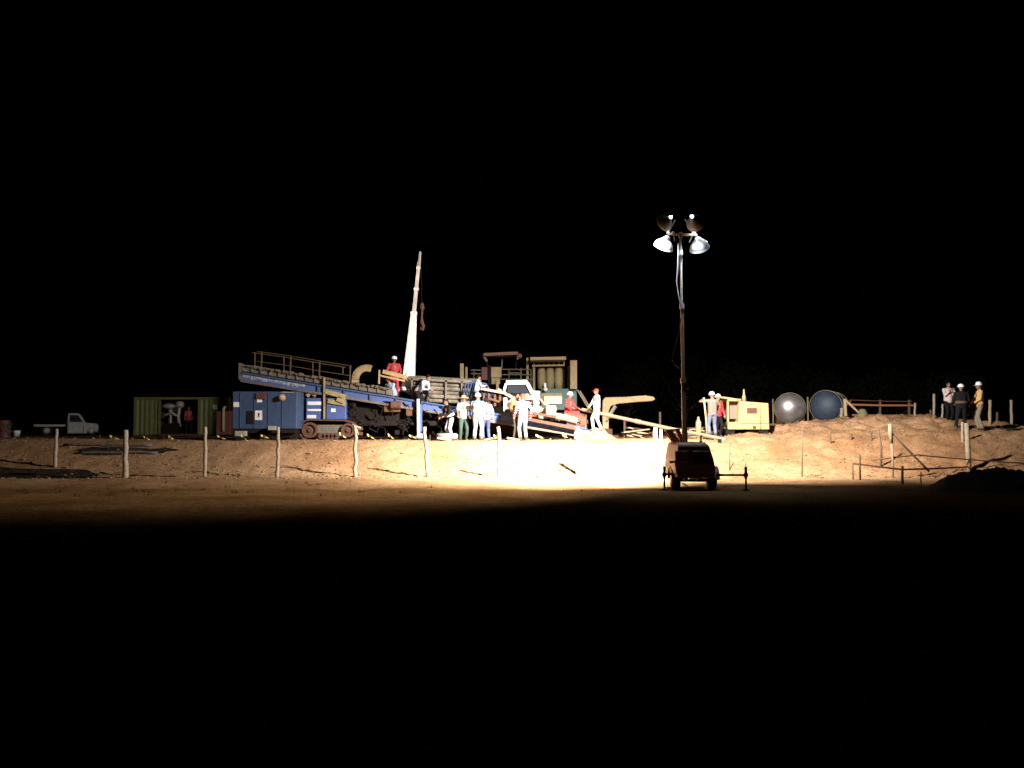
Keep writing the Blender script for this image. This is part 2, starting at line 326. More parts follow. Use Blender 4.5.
# ---------------------------------------------------------------- people
def ik(a, b, l1, l2, hint):
    a = Vector(a); b = Vector(b); d = b-a; L = min(d.length, (l1+l2)*0.995); d.normalize(); b = a+d*L
    x = (l1*l1-l2*l2+L*L)/(2*L); h = math.sqrt(max(0, l1*l1-x*x)); hv = Vector(hint); hv = (hv-d*hv.dot(d))
    if hv.length < 1e-4: hv = Vector((0, 1, 0))
    return a+d*x+hv.normalized()*h, b
def person(pos, face, label, shirt, trousers, head='helmet', hand_r=None, hand_l=None, lean=0.0, side=0.0, feet=None,
           hip=0.93, height=1.74, sleeves='long', look=0.0, group=None, vest=None, stout=1.0, sit=False):
    """local frame: +y forward, +x to the person's right"""
    s = height/1.75
    root = thing('person', pos, label, 'person', group); root.rotation_euler = (0, 0, face); root.scale = (s, s, s)
    hipc = Vector((0, 0, hip)); T = Matrix.Rotation(side, 3, 'Y') @ Matrix.Rotation(-lean, 3, 'X')
    def t(x, y, z): return hipc+T @ Vector((x, y, z))
    chest = t(0, 0.01, 0.40); neck = t(0, 0.0, 0.55); Hd = T @ Matrix.Rotation(lean*0.5+look, 3, 'X')
    hc = neck+Hd @ Vector((0, 0.025, 0.155))
    sh = {1: t(0.185*stout, 0, 0.49), -1: t(-0.185*stout, 0, 0.49)}
    hd = {1: Vector(hand_r) if hand_r else sh[1]+Vector((0.10, 0.06, -0.50)), -1: Vector(hand_l) if hand_l else sh[-1]+Vector((-0.09, 0.08, -0.50))}
    feet = feet or ((0.13, 0.02, 0), (-0.12, -0.03, 0))
    B = MB(); S = MB(); Tr = MB(); Bo = MB()
    # head with face
    B.ell(hc, (0.075, 0.093, 0.11), 14, 10, Hd); B.ell(hc+Hd @ Vector((0, 0.035, -0.06)), (0.055, 0.058, 0.055), 12, 8, Hd)
    B.cap(hc+Hd @ Vector((0, 0.088, 0.01)), hc+Hd @ Vector((0, 0.108, -0.025)), 0.010, 0.015, 8)
    B.ell(hc+Hd @ Vector((0, 0.086, -0.06)), (0.024, 0.012, 0.011), 8, 6, Hd)
    for q in (1, -1): B.ell(hc+Hd @ Vector((0.077*q, -0.005, -0.005)), (0.012, 0.02, 0.033), 8, 6, Hd)
    B.cap(neck+Hd @ Vector((0, 0, -0.05)), hc+Hd @ Vector((0, -0.015, -0.05)), 0.06, 0.052)
    B.cap(t(0, 0, 0.05), chest, 0.12, 0.14); B.cap(sh[1], sh[-1], 0.055, 0.055); B.cap(Vector((0.08, 0, hip-0.02)), Vector((-0.08, 0, hip-0.02)), 0.11, 0.11)
    S.cap(t(0.05*stout, 0, 0.44), t(0.055*stout, 0.0, 0.04), 0.125*stout, 0.115*stout, 14); S.cap(t(-0.05*stout, 0, 0.44), t(-0.055*stout, 0, 0.04), 0.125*stout, 0.115*stout, 14)
    S.cap(t(0, 0.02, 0.25), t(0, 0.03, 0.08), 0.13*stout, 0.135*stout, 14)
    S.ell(t(0, 0, -0.03), (0.172*stout, 0.135*stout, 0.07), 16, 8, T); S.cap(sh[1], sh[-1], 0.07, 0.07); S.cap(t(0, -0.01, .5), neck, 0.085, 0.07)
    for q in (1, -1):
        el, wr = ik(sh[q], hd[q], 0.285, 0.26, (0.5*q, -0.9, -0.5))
        B.cap(sh[q], el, 0.05, 0.042); B.cap(el, wr, 0.042, 0.028)
        if sleeves == 'long': S.cap(sh[q], el, 0.068, 0.056); S.cap(el, wr-(wr-el).normalized()*0.03, 0.054, 0.040)
        else: S.cap(sh[q], sh[q].lerp(el, 0.72), 0.070, 0.062)
        d = (wr-el).normalized(); sd = d.cross(Vector((0, 0, 1)));
        sd = sd.normalized() if sd.length > 0.2 else Vector((0, 1, 0)); up = sd.cross(d)
        pm = wr+d*0.055; B.cap(wr, pm, 0.028, 0.030); B.cap(pm+sd*0.022, pm-sd*0.022, 0.018, 0.018)
        for k, ln in enumerate((0.062, 0.074, 0.07, 0.055)):
            b0 = pm+sd*(0.030-0.020*k)+d*0.012; b1 = b0+d*ln*0.55-up*0.012; b2 = b1+d*ln*0.35-up*0.028
            B.cap(b0, b1, 0.0095, 0.009, 6); B.cap(b1, b2, 0.009, 0.008, 6)
        t0 = wr+d*0.02+sd*0.026; B.cap(t0, t0+sd*0.03+d*0.03-up*0.01, 0.012, 0.0105, 6)
        B.cap(t0+sd*0.03+d*0.03-up*0.01, t0+sd*0.03+d*0.058-up*0.02, 0.0105, 0.009, 6)
    Tr.ell((0, 0, hip-0.01), (0.168*stout, 0.132*stout, 0.10), 16, 8)
    for q, ft in zip((1, -1), feet):
        ft = Vector(ft); hp = Vector((0.088*q, 0, hip-0.03)); kn, an = ik(hp, ft+Vector((0, 0, 0.09)), 0.43, 0.42, (0.15*q, 1, 0))
        B.cap(hp, kn, 0.082, 0.055); B.cap(kn, an, 0.052, 0.038); B.cap(an, ft+Vector((0, 0.14, 0.045)), 0.035, 0.03)
        Tr.cap(hp, kn, 0.10*stout, 0.074, 12); Tr.cap(kn, an+Vector((0, 0, 0.02)), 0.072, 0.066, 12)
        Bo.cap(an+Vector((0, -0.02, 0.05)), ft+Vector((0, -0.02, 0.06)), 0.056, 0.055); Bo.cap(ft+Vector((0, -0.03, 0.05)), ft+Vector((0, 0.15, 0.042)), 0.052, 0.042)
    def mk(mb, name, m, vox):
        o = mb.build(name, m, None, remesh=vox); o.parent = root; return o
    body = mk(B, 'body', 'skin', 0.011); mk(S, 'shirt', shirt, 0.02); mk(Tr, 'trousers', trousers, 0.02); mk(Bo, 'boots', 'boot', 0.018)
    E = MB()
    for q in (1, -1): E.ell(hc+Hd @ Vector((0.03*q, 0.086, 0.012)), (0.013, 0.008, 0.008), 8, 6, Hd)
    o = E.build('eyes', 'eye', None, smooth=True); o.parent = root
    H = MB(); ax = Hd @ Vector((0, 0, 1)); top = hc+Hd @ Vector((0, 0, 0.03))
    if head in ('helmet', 'helmety'):
        H.lathe([(0.001, 0.125), (0.05, 0.12), (0.09, 0.095), (0.112, 0.05), (0.118, 0.0), (0.128, -0.004), (0.128, 0.004), (0.1, 0.006)], top, ax, 20)
        H.ell(top+Hd @ Vector((0, 0.12, 0.0)), (0.085, 0.06, 0.008), 14, 6, Hd); H.tube([top+Hd @ Vector((0, math.cos(a)*0.115, 0.02+math.sin(a)*0.11)) for a in [math.pi*i/8 for i in range(1, 8)]], 0.01, 6)
        o = H.build('hard_hat', head, None, smooth=True)
    elif head == 'caps':
        H.lathe([(0.001, 0.095), (0.05, 0.088), (0.085, 0.06), (0.1, 0.02), (0.1, -0.01)], top, ax, 18)
        H.ell(top+Hd @ Vector((0, 0.125, 0.0)), (0.065, 0.07, 0.008), 14, 6, Hd); o = H.build('cap', 'caps', None, smooth=True)
    elif head == 'straw':
        H.lathe([(0.001, 0.12), (0.06, 0.115), (0.095, 0.08), (0.1, 0.02), (0.17, 0.0), (0.21, 0.02), (0.21, 0.012), (0.17, -0.01), (0.09, 0.005)], top, ax, 22)
        o = H.build('straw_hat', 'straw', None, smooth=True)
    else:
        H.ell(hc+Hd @ Vector((0, -0.018, 0.022)), (0.086, 0.095, 0.108), 16, 10, Hd); o = H.build('hair', 'hair', None, smooth=True)
    o.parent = root
    if vest:
        V = MB(); V.lathe([(0.195*stout, 0.10), (0.2*stout, 0.13), (0.2*stout, 0.17), (0.195*stout, 0.2)], hipc, T @ Vector((0, 0, 1)), 18)
        o = V.build('waist_belt', vest, None, smooth=True); o.parent = root
    return root
pi = math.pi

# ---------------------------------------------------------------- light tower
TY = 27.0
def light_tower():
    base = PG(690, TY)
    r = thing('light_tower', base, 'towable light tower with a tall mast and four flood lamps on the near track', 'light tower')
    gnd = base.z
    def q(px, py, dy=0): return P(px, py, TY+dy)
    def qb(px, py): return P(px, py, TY-0.95)
    S = TY/F
    # body: lofted cowling, seen from the drawbar end
    secs = [(680, 706, 442.5), (678.5, 709.5, 445.5), (676.5, 713.5, 458), (675.5, 716, 469), (677.5, 714.5, 478)]
    mb = MB(); y0, y1 = TY-0.95, TY+0.95
    vs = []; n = 0
    for k, (a, b, py) in enumerate(secs):
        A = qb(a, py); B_ = qb(b, py)
        ins = 0.12 if k == 0 else (0.03 if k == 1 else 0)
        vs += [(A.x, y0+ins, A.z), (B_.x, y0+ins, B_.z), (B_.x, y1-ins, B_.z), (A.x, y1-ins, A.z)]
    fs = [(0, 1, 2, 3), tuple(reversed([16, 17, 18, 19]))]
    for k in range(4):
        for j in range(4): fs.append((k*4+j, k*4+(j+1) % 4, k*4+4+(j+1) % 4, k*4+4+j))
    mb.add(vs, fs); body = mb.build('body', 'towerbody', r, bevel=0.04)
    # panel seams / doors on the camera side
    mb = MB(); mb.pbox(675, 451, 689, 467, y0-0.02, y0+0.06); mb.build('door', 'towerbody', r, bevel=0.012)
    mb = MB(); mb.pbox(692, 451, 710, 467, y0-0.02, y0+0.06); d = mb.build('door', 'towerbody', r, bevel=0.012)
    mb = MB()
    for i in range(7): a = qb(693, 453.5+i*1.6); b = qb(709, 453.5+i*1.6); mb.beam((a.x, y0-0.03, a.z), (b.x, y0-0.03, b.z), 0.02, 0.02)
    mb.build('grille', 'dark', d)
    mb = MB(); mb.pbox(669.5, 460.8, 688, 463.2, y0-0.045, y0-0.022); mb.build('reflective_band', 'orange', r)
    # fenders + wheels
    for a, b in ((669, 681), (705, 717)):
        A = q(a, 480); B_ = q(b, 480); cx = (A.x+B_.x)/2; w = B_.x-A.x
        cz = gnd+0.29
        mb = MB(); mb.lathe([(0.0, -w*0.33), (0.17, -w*0.35), (0.26, -w*0.33), (0.29, -w*0.2), (0.29, w*0.2), (0.26, w*0.33), (0.17, w*0.35), (0.0, w*0.33)], (cx, TY-0.05, cz), (1, 0, 0), 28)
        wh = mb.build('wheel', 'black', r, smooth=True)
        mb = MB(); mb.lathe([(0.0, -w*0.36), (0.15, -w*0.37), (0.16, 0), (0.15, w*0.37), (0.0, w*0.36)], (cx, TY-0.05, cz), (1, 0, 0), 20); mb.build('rim', 'galv', wh, smooth=True)
        mb = MB(); pts = [(cx, TY-0.05+0.36*math.cos(t), cz+0.36*math.sin(t)) for t in [pi*i/10 for i in range(11)]]
        for i in range(10): mb.beam(pts[i], pts[i+1], w*0.96, 0.03, up=(0, -math.sin(pi*(i+.5)/10)*0+0.001, 1))
        mb.build('fender', 'towerbody', r)
    # chassis and axle
    mb = MB(); a = q(672, 478.5); b = q(716, 478.5)
    mb.beam((a.x, TY-0.05, a.z-0.05), (b.x, TY-0.05, b.z-0.05), 0.08, 0.08)
    for px in (680, 694, 707): A = q(px, 478); mb.beam((A.x, y0-0.05, A.z), (A.x, y1+0.05, A.z), 0.08, 0.1)
    mb.build('chassis', 'dark', r)
    mb = MB(); A = q(694, 479); mb.tube([(A.x, y1, A.z), (A.x, y1+0.9, A.z+0.03)], 0.04); mb.tube([(A.x, y1+0.9, A.z+0.03), (A.x, y1+1.05, A.z+0.05)], [0.06, 0.05]); mb.build('drawbar', 'dark', r)
    # outriggers
    for xi, xo, top, hy in ((677, 661.5, 465, 473.6), (713, 741.5, 465.5, 474.2)):
        mb = MB(); A = q(xi, hy); B_ = q(xo, hy); mb.beam((A.x, TY-0.5, A.z), (B_.x, TY-0.5, B_.z), 0.055, 0.06); o = mb.build('outrigger', 'dark', r)
        mb = MB(); gj = gz(B_.x, TY-0.5); T_ = q(xo, top); mb.tube([(B_.x, TY-0.5, gj+0.03), (B_.x, TY-0.5, T_.z-.05)], 0.028, 10); mb.tube([(B_.x, TY-0.5, T_.z-0.35), (B_.x, TY-0.5, T_.z-.02)], 0.04, 10)
        mb.lathe([(0.0, 0.0), (0.1, 0.0), (0.1, 0.02), (0.03, 0.04), (0, 0.04)], (B_.x, TY-0.5, gj+0.006), (0, 0, 1), 14)
        mb.tube([(B_.x, TY-0.5, T_.z-.04), (B_.x-0.09, TY-0.5, T_.z+0.03), (B_.x-0.17, TY-0.5, T_.z-0.03)] if xo < 690 else [(B_.x, TY-0.5, T_.z-.04), (B_.x+0.02, TY-0.45, T_.z+0.07)], 0.012, 6)
        mb.ell((B_.x, TY-0.5, A.z), (0.07, 0.06, 0.08)); mb.build('jack', 'dark', o)
    # exhaust
    mb = MB(); A = q(701, 447); mb.tube([A, A+Vector((0, 0, 0.17))], 0.05, 10); mb.tube([A+Vector((0, 0, 0.15)), A+Vector((0, 0, 0.3)), A+Vector((0.03, 0, 0.34))], 0.025, 8)
    mb.tube([A+Vector((0.1, 0, 0)), A+Vector((0.1, 0, .14))], 0.03, 8); mb.build('exhaust_pipe', 'dark', r)
    # mast bracket plates
    mb = MB()
    for yy in (TY-0.16, TY+0.16):
        a = q(664.5, 430); b = q(670.5, 430); c = q(683, 446.5); d = q(675, 446.5)
        mb.add([(v.x, yy+k, v.z) for k in (-0.012, 0.012) for v in (a, b, c, d)], [(0, 1, 2, 3), (7, 6, 5, 4), (0, 4, 5, 1), (1, 5, 6, 2), (2, 6, 7, 3), (3, 7, 4, 0)])
    a = q(665, 430.5); b = q(679, 429.5); mb.beam((a.x, TY, a.z), (b.x, TY, b.z), 0.34, 0.05)
    a = q(677, 430.5); b = q(683.5, 446); mb.beam((a.x, TY, a.z), (b.x, TY, b.z), 0.30, 0.1)
    mb.build('mast_bracket', 'orange', r)
    # mast
    def mx(py): return 680.5+(py-232)*(4.0/214)
    mast = None
    for (a, b, w, m_) in ((447, 378, 0.115, 'mast'), (400, 304, 0.09, 'mast'), (310, 250, 0.055, 'wood'), (262, 233, 0.055, 'mast')):
        mb = MB(); A = q(mx(a), a); B_ = q(mx(b), b); mb.beam(A, B_, w, w); o = mb.build('mast_section', m_, r, bevel=0.008)
        mb = MB(); D = (B_-A).normalized(); mb.beam(B_-D*0.14, B_, w+0.035, w+0.035); mb.build('collar', 'galv' if b < 310 else 'mast', o)
    mb = MB(); A = q(mx(447)+2.2, 447); B_ = q(mx(380)+1.6, 380); mb.beam(A, B_, 0.06, 0.05)
    for py in (388, 395, 410, 425): A = q(mx(py)+2.4, py); mb.box(A, (0.14, 0.1, 0.06))
    mb.build('guide_rail', 'dark', r)
    # winch cable / power cable
    def curve(ps, rad): 
        out = []
        for i in range(len(ps)-1):
            for k in range(5):
                t = k/5; a, b = ps[i], ps[i+1]; out.append(q(a[0]*(1-t)+b[0]*t, a[1]*(1-t)+b[1]*t, -0.07))
        out.append(q(*ps[-1], -0.07)); return MB().tube(out, rad, 6)
    curve([(678.3, 243), (677.6, 270), (676.6, 282), (678, 292), (680.5, 304)], 0.018).build('cable', 'galv', r)
    curve([(681, 318), (679, 332), (674, 352), (672, 359), (674, 364), (681.5, 369)], 0.014).build('cable', 'dark', r)
    # crossbar and lamp heads
    top = q(680.5, 234); mb = MB(); a = q(668, 234); b = q(697, 235); mb.beam(a, b, 0.06, 0.06); mb.ell(top, (0.07, 0.07, 0.07)); mb.build('crossbar', 'tan', r)
    heads = [((664.5, 244.5), (673, 233), 'L1', 0.28, Vector((-0.30, 0.55, -0.85)), 0.1),
             ((699, 245.5), (693, 234), 'R1', 0.28, Vector((0.30, 0.60, -0.80)), 0.1),
             ((665.5, 222), (668, 233), 'L2', 0.24, Vector((-0.55, 0.75, -0.35)), -0.22),
             ((695, 221.5), (694, 234), 'R2', 0.27, Vector((0.50, 0.80, -0.30)), -0.2)]
    out = {}
    for (cx, cy), (bx_, by_), nm, rad, ax, hdy in heads:
        c = q(cx, cy, hdy); ax = ax.normalized(); mb = MB()
        R_ = rad
        mb.lathe([(0.0, -R_*0.92), (R_*0.28, -R_*0.90), (R_*0.32, -R_*0.62), (R_*0.55, -R_*0.48), (R_*0.82, -R_*0.18), (R_*0.97, R_*0.12), (R_, R_*0.30), (R_*1.05, R_*0.32), (R_*1.05, R_*0.37), (R_*0.98, R_*0.36), (R_*0.93, R_*0.14), (R_*0.78, -R_*0.14), (R_*0.5, -R_*0.42), (0, -R_*0.5)], c, ax, 28)
        h = mb.build('lamp_head', 'galv', r, smooth=True)
        mb = MB(); mb.lathe([(0.0, R_*0.36), (R_*0.5, R_*0.345), (R_*0.93, R_*0.30)], c, ax, 28); mb.build('glass', 'lens', h, smooth=True)
        mb = MB(); b0 = q(bx_, by_); mb.tube([b0, c-ax*R_*0.3+Vector((R_*0.95, 0, 0.02))], 0.02, 6); mb.tube([b0, c-ax*R_*0.3+Vector((-R_*0.95, 0, 0.02))], 0.02, 6)
        mb.ell(b0, (0.05, 0.05, 0.05)); mb.build('yoke', 'galv', h)
        if nm in ('L2', 'R2'): mb = MB(); mb.ell(c-ax*R_*0.95+Vector((0, 0, .03)), (0.04, 0.04, 0.035)); mb.build('glint_dot', 'lens', h, smooth=True)  # added emissive dot stands in for a glint on the upper shell
        out[nm] = (c, ax, R_)
    return out
HEADS = light_tower()
def spot(nm, aim, watts, size_deg, blend, col=(1.0, 0.955, 0.88)):
    c, ax, R_ = HEADS[nm]; l = bpy.data.lights.new('flood_lamp_light', 'SPOT'); l.energy = watts; l.color = col
    l.spot_size = math.radians(size_deg); l.spot_blend = blend; l.shadow_soft_size = 0.2
    o = bpy.data.objects.new('flood_lamp_light', l); o.location = c+ax*(R_*0.36+0.22); C.objects.link(o)
    d = Vector(aim)-o.location; o.rotation_euler = d.to_track_quat('-Z', 'Y').to_euler()
spot('L1', (1.5, 32.0, 0.4), 58000, 84, 1.0)
spot('L2', (-8.0, 33.0, 0.8), 14000, 140, 1.0)
spot('R1', (8.2, 35.0, 1.0), 18000, 88, 0.8)
spot('R2', (16, 39, 1.2), 9500, 88, 0.9)
# added spots below the upper heads fill in the lower shells, bracket and mast
for nm, e, tx in (('L2', 520, 4.95), ('R2', 330, 4.75)):
    c, ax, R_ = HEADS[nm]; l = bpy.data.lights.new('added_fill_spot', 'SPOT'); l.energy = e; l.color = (0.6, 0.78, 1.0); l.shadow_soft_size = 0.06; l.spot_size = math.radians(96); l.spot_blend = 1.0
    o = bpy.data.objects.new('added_fill_spot', l); o.location = c+Vector((0, -0.12, -R_-0.06)); C.objects.link(o)
    o.rotation_euler = (Vector((tx, TY+0.7, 0))-o.location).to_track_quat('-Z', 'Y').to_euler()
# ---------------------------------------------------------------- fence posts (front row)
posts = [(55, 467, 429, 3.4, 'leftmost pale fence post, set back behind the dark ditch'),
         (125, 478, 430, 5.2, 'thick rough fence post at the right end of the dark ditch'),
         (205, 477, 427, 3.6, 'wooden fence post in front of the green container'),
         (277, 477, 427, 3.6, 'wooden fence post in front of the blue power unit'),
         (355, 477, 426, 3.8, 'fence post with a crooked forked top in front of the dark rig underside'),
         (428, 477, 427, 3.8, 'slightly tilted fence post beside the blue outrigger leg'),
         (499, 477, 427, 4.0, 'bright fence post between the striped shirt workers'),
         (578, 474, 427, 4.6, 'overexposed stubby fence post below the lower end of the rig'),
         (655.5, 473, 428, 4.8, 'overexposed fence post just left of the light tower')]
for i, (px, pb, pt, w, lab) in enumerate(posts):
    Yp = 33.0 if i == 0 else 31.2
    # find depth where the foot meets the ground at that pixel row
    best = min([30.2+k*0.02 for k in range(170)], key=lambda yy: abs((P(px, pb, yy).z)-gz(P(px, pb, yy).x, yy)))
    Yp = best; a = P(px, pb, Yp); b = P(px, pt, Yp); S = Yp/F; rr = random.Random(i*7+2); n = 9
    tilt = {5: -0.13, 0: 0.03}.get(i, rr.uniform(-0.04, 0.04))
    pts = []; rad = []
    for k in range(n+1):
        t = k/n; pts.append((a.x+tilt*(t)+rr.gauss(0, .012), a.y+rr.gauss(0, .012), a.z-0.12+(b.z-a.z+0.12)*t)); rad.append(w*S/2*(1.08-0.2*t)*rr.uniform(.9, 1.1))
    mb = MB(); mb.tube(pts, rad, 9)
    if i == 4:
        T_ = Vector(pts[-1]); mb.tube([T_+Vector((-0.1, 0, 0.05)), T_+Vector((0.02, 0, -.02)), T_+Vector((0.2, 0.02, -0.07))], [0.03, 0.04, 0.03], 7); mb.tube([T_+Vector((0.02, 0, -.03)), T_+Vector((0.11, 0, -.3))], [0.03, 0.03], 7)
    rot = Vector((a.x, a.y, gz(a.x, a.y)))
    tag(mb.build('fence_post', 'wood', None, rot, smooth=True), lab, 'fence post', 'wooden posts along the foot of the bank')
# thin stakes continuing the line on the right
for px, pb, pt, w, lab in ((729.5, 471, 441, 1.0, 'thin dark stake standing just right of the light tower against the bright bank'),
                           (802, 477, 431, 1.2, 'tall thin stake standing alone on the bank below the white tank'),
                           (881, 466, 429, 2.2, 'dark slightly leaning stake left of the braced pale post')):
    Yp = min([30.2+k*0.02 for k in range(190)], key=lambda yy: abs((P(px, pb, yy).z)-gz(P(px, pb, yy).x, yy)))
    a = P(px, pb, Yp); b = P(px, pt, Yp); mb = MB(); S = Yp/F; dx = -0.1 if px == 881 else 0.01
    mb.tube([(a.x, a.y, a.z-0.1), ((a.x+b.x)/2+0.01, a.y, (a.z+b.z)/2), (b.x+dx, b.y, b.z)], [w*S/2, w*S/2, w*S/2.3], 7)
    tag(mb.build('stake', 'woodd', None, (a.x, a.y, gz(a.x, a.y)), smooth=True), lab, 'stake')

# ---------------------------------------------------------------- right-hand pole fence
def foot(px, pb, lo=29.5, hi=45):
    return min([lo+k*0.02 for k in range(int((hi-lo)/0.02))], key=lambda yy: abs((P(px, pb, yy).z)-gz(P(px, pb, yy).x, yy)))
def polefence():
    Y1 = foot(893, 478, 30, 34); a = P(893, 478, Y1)
    r = thing('pole_fence', (a.x, Y1, gz(a.x, Y1)), 'rough stick fence with low rails and a braced pale post on the right bank', 'fence')
    def pt(px, py, Y=Y1): return P(px, py, Y)
    mb = MB(); mb.tube([pt(890, 424), pt(890.5, 433), pt(891.5, 443)], [0.062, 0.07, 0.058], 9); mb.tube([pt(891.5, 443), pt(892.6, 455), pt(893, 480)], [0.04, 0.035, 0.035], 8); mb.build('post', 'wood', r, smooth=True)
    mb = MB(); mb.tube([pt(892, 433), pt(905, 447), pt(920, 462), pt(929, 471.5)], [0.028, 0.035, 0.04, 0.04], 8); mb.build('brace', 'woodd', r, smooth=True)
    for px, t, b, rad in ((853, 463, 479.5, 0.02), (860, 455, 480, 0.03), (902.5, 466, 489, 0.04), (921, 472, 488, 0.02)):
        Yb = foot(px, b, 28.5, 34); mb = MB(); mb.tube([P(px+.4, b+3, Yb), P(px-.2, (t+b)/2, Yb), P(px, t, Yb)], [rad, rad, rad*.9], 7); mb.build('post', 'woodd', r, smooth=True)
    Y2 = foot(969, 470, 30, 36)
    mb = MB(); mb.tube([P(969.3, 474, Y2), P(968, 450, Y2), P(966.5, 423, Y2)], [0.08, 0.085, 0.075], 9); mb.build('post', 'wood', r, smooth=True)
    Yb = foot(860, 480, 28.5, 34); Yc = foot(902.5, 489, 28.5, 34)
    mb = MB(); mb.tube([P(853, 463.5, Yb), P(862, 464.5, Yb), P(880, 467, (Yb+Yc)/2), P(902, 469.5, Yc+.05), P(935, 468.5, Yc+.6), P(968, 467, Y2-.1)], 0.028, 7); mb.build('rail', 'woodd', r, smooth=True)
    mb = MB(); Yu = Y2-0.12; mb.tube([P(872, 460.5, Y1+.1), P(893, 457.5, Y1+.06), P(918, 455, Y1+.2), P(945, 457.5, Yu-.2), P(968, 459.5, Yu), P(1000, 462, Yu+.3), P(1030, 463.5, Yu+.5)], 0.024, 7); mb.build('rail', 'woodd', r, smooth=True)
polefence()
# dark earth heap at the right edge
def heap(name, cx, cy, rx, ry, h, seed, label, m):
    mb = MB(); n = 44; k = 16; vs = []; z0 = gz(cx, cy)
    for i in range(k+1):
        for j in range(n):
            t = 2*pi*j/n; rr = i/k; x = cx+rx*rr*math.cos(t); y = cy+ry*rr*math.sin(t)
            nn = noise.noise(Vector((x*1.6+seed, y*1.6, 0)))*.35+noise.noise(Vector((x*5+seed, y*5, 0)))*.28+noise.noise(Vector((x*13+seed, y*13, 0)))*.12
            z = gz(x, y)-0.03+h*(max(0, 1-rr**1.8))*(1+nn); vs.append((x, y, z))
    fs = [(i*n+j, i*n+(j+1) % n, (i+1)*n+(j+1) % n, (i+1)*n+j) for i in range(k) for j in range(n)]
    mb.add(vs, fs); return tag(mb.build(name, m, None, (cx, cy, z0), smooth=True), label, 'earth heap')
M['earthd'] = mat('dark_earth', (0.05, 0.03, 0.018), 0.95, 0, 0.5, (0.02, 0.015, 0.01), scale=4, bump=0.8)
M['earth'] = mat('loose_orange_earth', (0.36, 0.19, 0.10), 0.95, 0, 0.6, (0.2, 0.1, 0.05), scale=3, bump=0.8)
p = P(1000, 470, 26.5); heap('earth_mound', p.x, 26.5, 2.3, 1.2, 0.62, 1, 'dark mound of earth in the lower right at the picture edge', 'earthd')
for px, Y, rx, h, sd, lab in ((777, 39.2, 0.6, .16, 2, 'small loose heap of orange earth beside the yellow generator'),
                              (815, 39.3, 1.0, .13, 3, 'low orange earth heap in front of the white tank end'),
                              (862, 39.0, .9, .17, 4, 'orange earth heap in front of the blue tank end'),
                              (925, 39.0, 1.4, .12, 5, 'broad orange earth heap in front of the man with the pale shirt')):
    p = P(px, 425, Y); heap('earth_heap', p.x, Y, rx, 0.7, h, sd, lab, 'earth')

# ---------------------------------------------------------------- barrier tape along the bank crest
def tape():
    flares = [(115, 438), (147, 438.5), (171, 438), (222, 438), (245, 439), (265, 437), (343, 436), (371, 437), (391, 437), (413, 437), (497, 438), (540, 437), (565, 436)]
    Y = 35.6; r = thing('barrier_tape', PG(340, Y), 'yellow barrier tape sagging in twisted folds along the crest of the bank', 'tape')
    for i, (px, py) in enumerate(flares):
        rr = random.Random(i+40); c = P(px, py, Y-.05); w = rr.uniform(.05, .085); L_ = rr.uniform(.13, .28); sl = rr.uniform(-.25, -.75)
        mb = MB(); k = 6; vs = []
        for j in range(k+1):
            t = j/k-0.5; wd = w*(0.35+0.65*math.sin(pi*min(1, (j+1)/(k+1)*1.1)))*(1-0.7*(j/k)); x = c.x+t*L_*1.6; z = c.z+t*L_*sl*1.8; y = c.y+0.03*math.sin(j*1.4)
            vs += [(x, y, z+wd), (x+.02, y+0.02, z-wd)]
        mb.add(vs, [(2*j, 2*j+1, 2*j+3, 2*j+2) for j in range(k)]); mb.build('tape_fold', 'tape', r)
    mb = MB(); pts = []
    for i in range(len(flares)-1):
        a, b = flares[i], flares[i+1]
        for k in range(4):
            t = k/4; x = a[0]*(1-t)+b[0]*t; s = 1.3*math.sin(pi*t); q = P(x, a[1]*(1-t)+b[1]*t+s, Y); q.z = max(q.z, gz(q.x, Y)+.02); pts.append(q)
    mb.tube(pts, 0.006, 4); mb.build('tape_strand', 'dark', r)
    for px in (100, 171, 265, 355, 430, 497, 565):
        q = PG(px, Y); mb = MB(); mb.tube([q-Vector((0, 0, .1)), q+Vector((0, 0, .22))], 0.012, 6); mb.build('peg', 'woodd', r)
tape()

# ---------------------------------------------------------------- drilling rig
RY = 37.4   # near face of the rig
rb = PG(400, RY+1)
rig = thing('drilling_rig', rb, 'long blue horizontal drilling rig sloping down to the right with a railed muddy rack', 'drilling rig')
def q(px, py, dy=0): return P(px, py, RY+dy)
def line(px, off=0): return 372.5+(px-240)*0.1625+off   # upper edge of the blue beam
GR = gz(rb.x, RY+1)
# blue main beam: web + flanges
def slanted(px0, px1, o0, o1, dy0, dy1, e0=0, e1=0):
    mb = MB(); vs = []
    for px in (px0, px1):
        for dy in (dy0, dy1):
            for o in (o0, o1): 
                v = P(px, line(px, o), RY); vs.append((v.x, RY+dy, v.z))
    return mb.add(vs, [(0, 1, 3, 2), (4, 6, 7, 5), (0, 4, 5, 1), (2, 3, 7, 6), (0, 2, 6, 4), (1, 5, 7, 3)])
beam = slanted(240, 586, 0, 7.5, 0.0, 0.22).build('drill_frame', 'blue', rig, bevel=0.01)
slanted(240, 586, 0, 7.0, 1.5, 1.72).build('drill_frame', 'blue', rig, bevel=0.01)
slanted(241, 586, 6.9, 9.2, -0.06, 0.26).build('lower_flange', 'rack', beam)
slanted(241, 586, -0.9, 0.8, -0.06, 0.26).build('upper_flange', 'blue_dull', beam)
for px in range(318, 580, 26): v0 = q(px, line(px, 0), -0.045); v1 = q(px, line(px, 7.2), -0.045); mb = MB(); mb.beam(v0, v1, 0.06, 0.05, up=(0, 1, 0)); mb.build('web_stiffener', 'blue_dull', beam)
